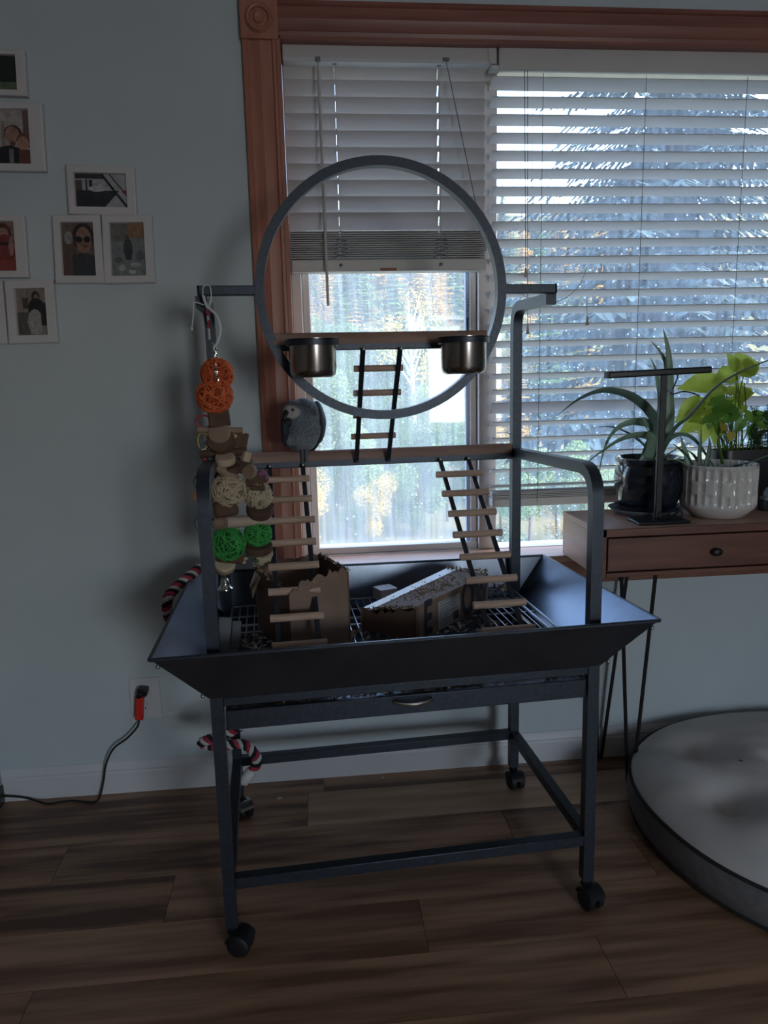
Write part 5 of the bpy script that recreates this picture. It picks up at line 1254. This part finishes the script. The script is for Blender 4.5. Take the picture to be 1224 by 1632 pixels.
picture([(-46, 76), (38, 79), (43, 153), (-43, 150)], (.16, .12, .19, .14), [('r', (.5, .88, .6, .12), '#5c6b55'), ('e', (.3, .9, .2, .06), '#78826a')], '#272c2c', 'white framed dark landscape photo, topmost at the left edge of the frame', 1)
picture([(-62, 162), (66, 163), (73, 273), (-58, 271)], (.16, .10, .19, .12), [('r', (.5, .5, .04, .3), '#8a8078'), poly('#6b5a58', lambda x, y: x > .88 and y < .7), ('e', (.68, .42, .17, .14), '#3a2c28'), ('e', (.67, .46, .14, .16), '#9a7466'), ('e', (.67, .62, .06, .05), '#6a4a42'), poly('#22262f', lambda x, y: y > .66 + .5 * abs(x - .6) ** 1.5 and x < .85), ('e', (.88, .55, .13, .13), '#6e4638'), ('e', (.87, .62, .11, .13), '#a8806e'), poly('#6a4238', lambda x, y: x > .78 and y > .74), poly('#7a7478', lambda x, y: .6 < x < .68 and y > .72)], '#a49c98', 'white framed photo of a bearded man in a dark suit with a woman', 2)
picture([(104, 262), (213, 265), (218, 343), (109, 341)], (.115, .16, .14, .17), [poly('#2a2d33', lambda x, y: y > .5 and x < .86 - .6 * abs(y - .5)), poly('#33363c', lambda x, y: y < .14 and x < .55), poly('#5a4c46', lambda x, y: x < .14 and .2 < y < .5), ('r', (.3, .38, .03, .2), '#2c2f35'), ('r', (.22, .36, .02, .2), '#2c2f35'), ('e', (.42, .45, .16, .09), '#b8b9bd'), poly('#202328', lambda x, y: abs((x - .52) - .48 * y) < .03), poly('#202328', lambda x, y: abs((x - .68) - .5 * y) < .015), ('r', (.98, .52, .06, .04), '#8a3038'), ('e', (.55, .62, .2, .1), '#30343a')], '#a3a4a8', 'white framed landscape photo of a vehicle cab, above a pair of portraits', 3)
picture([(82, 342), (159, 342), (166, 451), (88, 451)], (.17, .115, .17, .12), [poly('#5e4c44', lambda x, y: y > .36 and x < .42), ('e', (.2, .28, .14, .12), '#8e8a88'), ('e', (.66, .26, .33, .27), '#2f2826'), ('e', (.67, .32, .25, .25), '#8d6a5c'), ('e', (.52, .31, .11, .06), '#1c1c20'), ('e', (.78, .31, .11, .06), '#1c1c20'), poly('#3a3c42', lambda x, y: y > .58 + .3 * (x - .62) ** 2 and x > .3), ('e', (.72, .44, .08, .03), '#6a443e')], '#6a5c56', 'white framed portrait of a person in sunglasses and a grey top', 4)
picture([(161, 342), (241, 341), (247, 450), (166, 452)], (.16, .125, .18, .12), [poly('#86694e', lambda x, y: y < .28), poly('#6d6a68', lambda x, y: y < .34 and x < .5), ('e', (.5, .48, .14, .2), '#3b4046'), ('r', (.46, .6, .05, .1), '#33373c'), ('r', (.56, .6, .04, .1), '#33373c'), ('e', (.48, .25, .06, .05), '#5c4a42'), ('e', (.3, .85, .12, .06), '#a4a5a6'), ('e', (.7, .8, .16, .05), '#9fa0a2'), ('e', (.6, .93, .1, .04), '#b0b0b0'), ('e', (.2, .7, .1, .06), '#525759'), ('e', (.85, .62, .12, .1), '#5a5e60')], '#777b7d', 'white framed photo of a person standing among grey rocks', 5)
picture([(-62, 343), (38, 343), (45, 442), (-56, 443)], (.16, .10, .19, .12), [('e', (.72, .22, .2, .2), '#5a3430'), ('e', (.72, .26, .13, .15), '#a07a70'), ('e', (.74, .55, .28, .3), '#7c3a38'), ('r', (.7, .44, .22, .03), '#3a2426'), poly('#8a4440', lambda x, y: y > .78), ('e', (.9, .5, .06, .2), '#a07a70')], '#8c6f6a', 'white framed photo of a person in a dark red dress, at the left edge', 6)
picture([(6, 447), (84, 445), (92, 546), (14, 548)], (.20, .14, .20, .14), [('r', (.3, .3, .1, .12), '#4c4440'), poly('#5a5450', lambda x, y: y > .5 and x < .4), ('e', (.66, .16, .14, .12), '#3a2e2c'), ('e', (.68, .2, .08, .09), '#8d6e62'), ('e', (.66, .42, .28, .22), '#27282c'), ('e', (.6, .72, .26, .28), '#9d9a98'), poly('#2b2a2c', lambda x, y: x > .8 and .3 < y < .8)], '#8a7e76', 'white framed photo of a woman in a dark top holding something pale, lowest full frame', 7)
picture([(-72, 448), (3, 447), (12, 548), (-64, 549)], (.20, .14, .2, .14), [('e', (.6, .4, .25, .25), '#3a3638'), ('e', (.6, .8, .3, .25), '#5c5450')], '#77706c', 'white picture frame mostly cut off at the left edge, beside the lowest photo', 8)
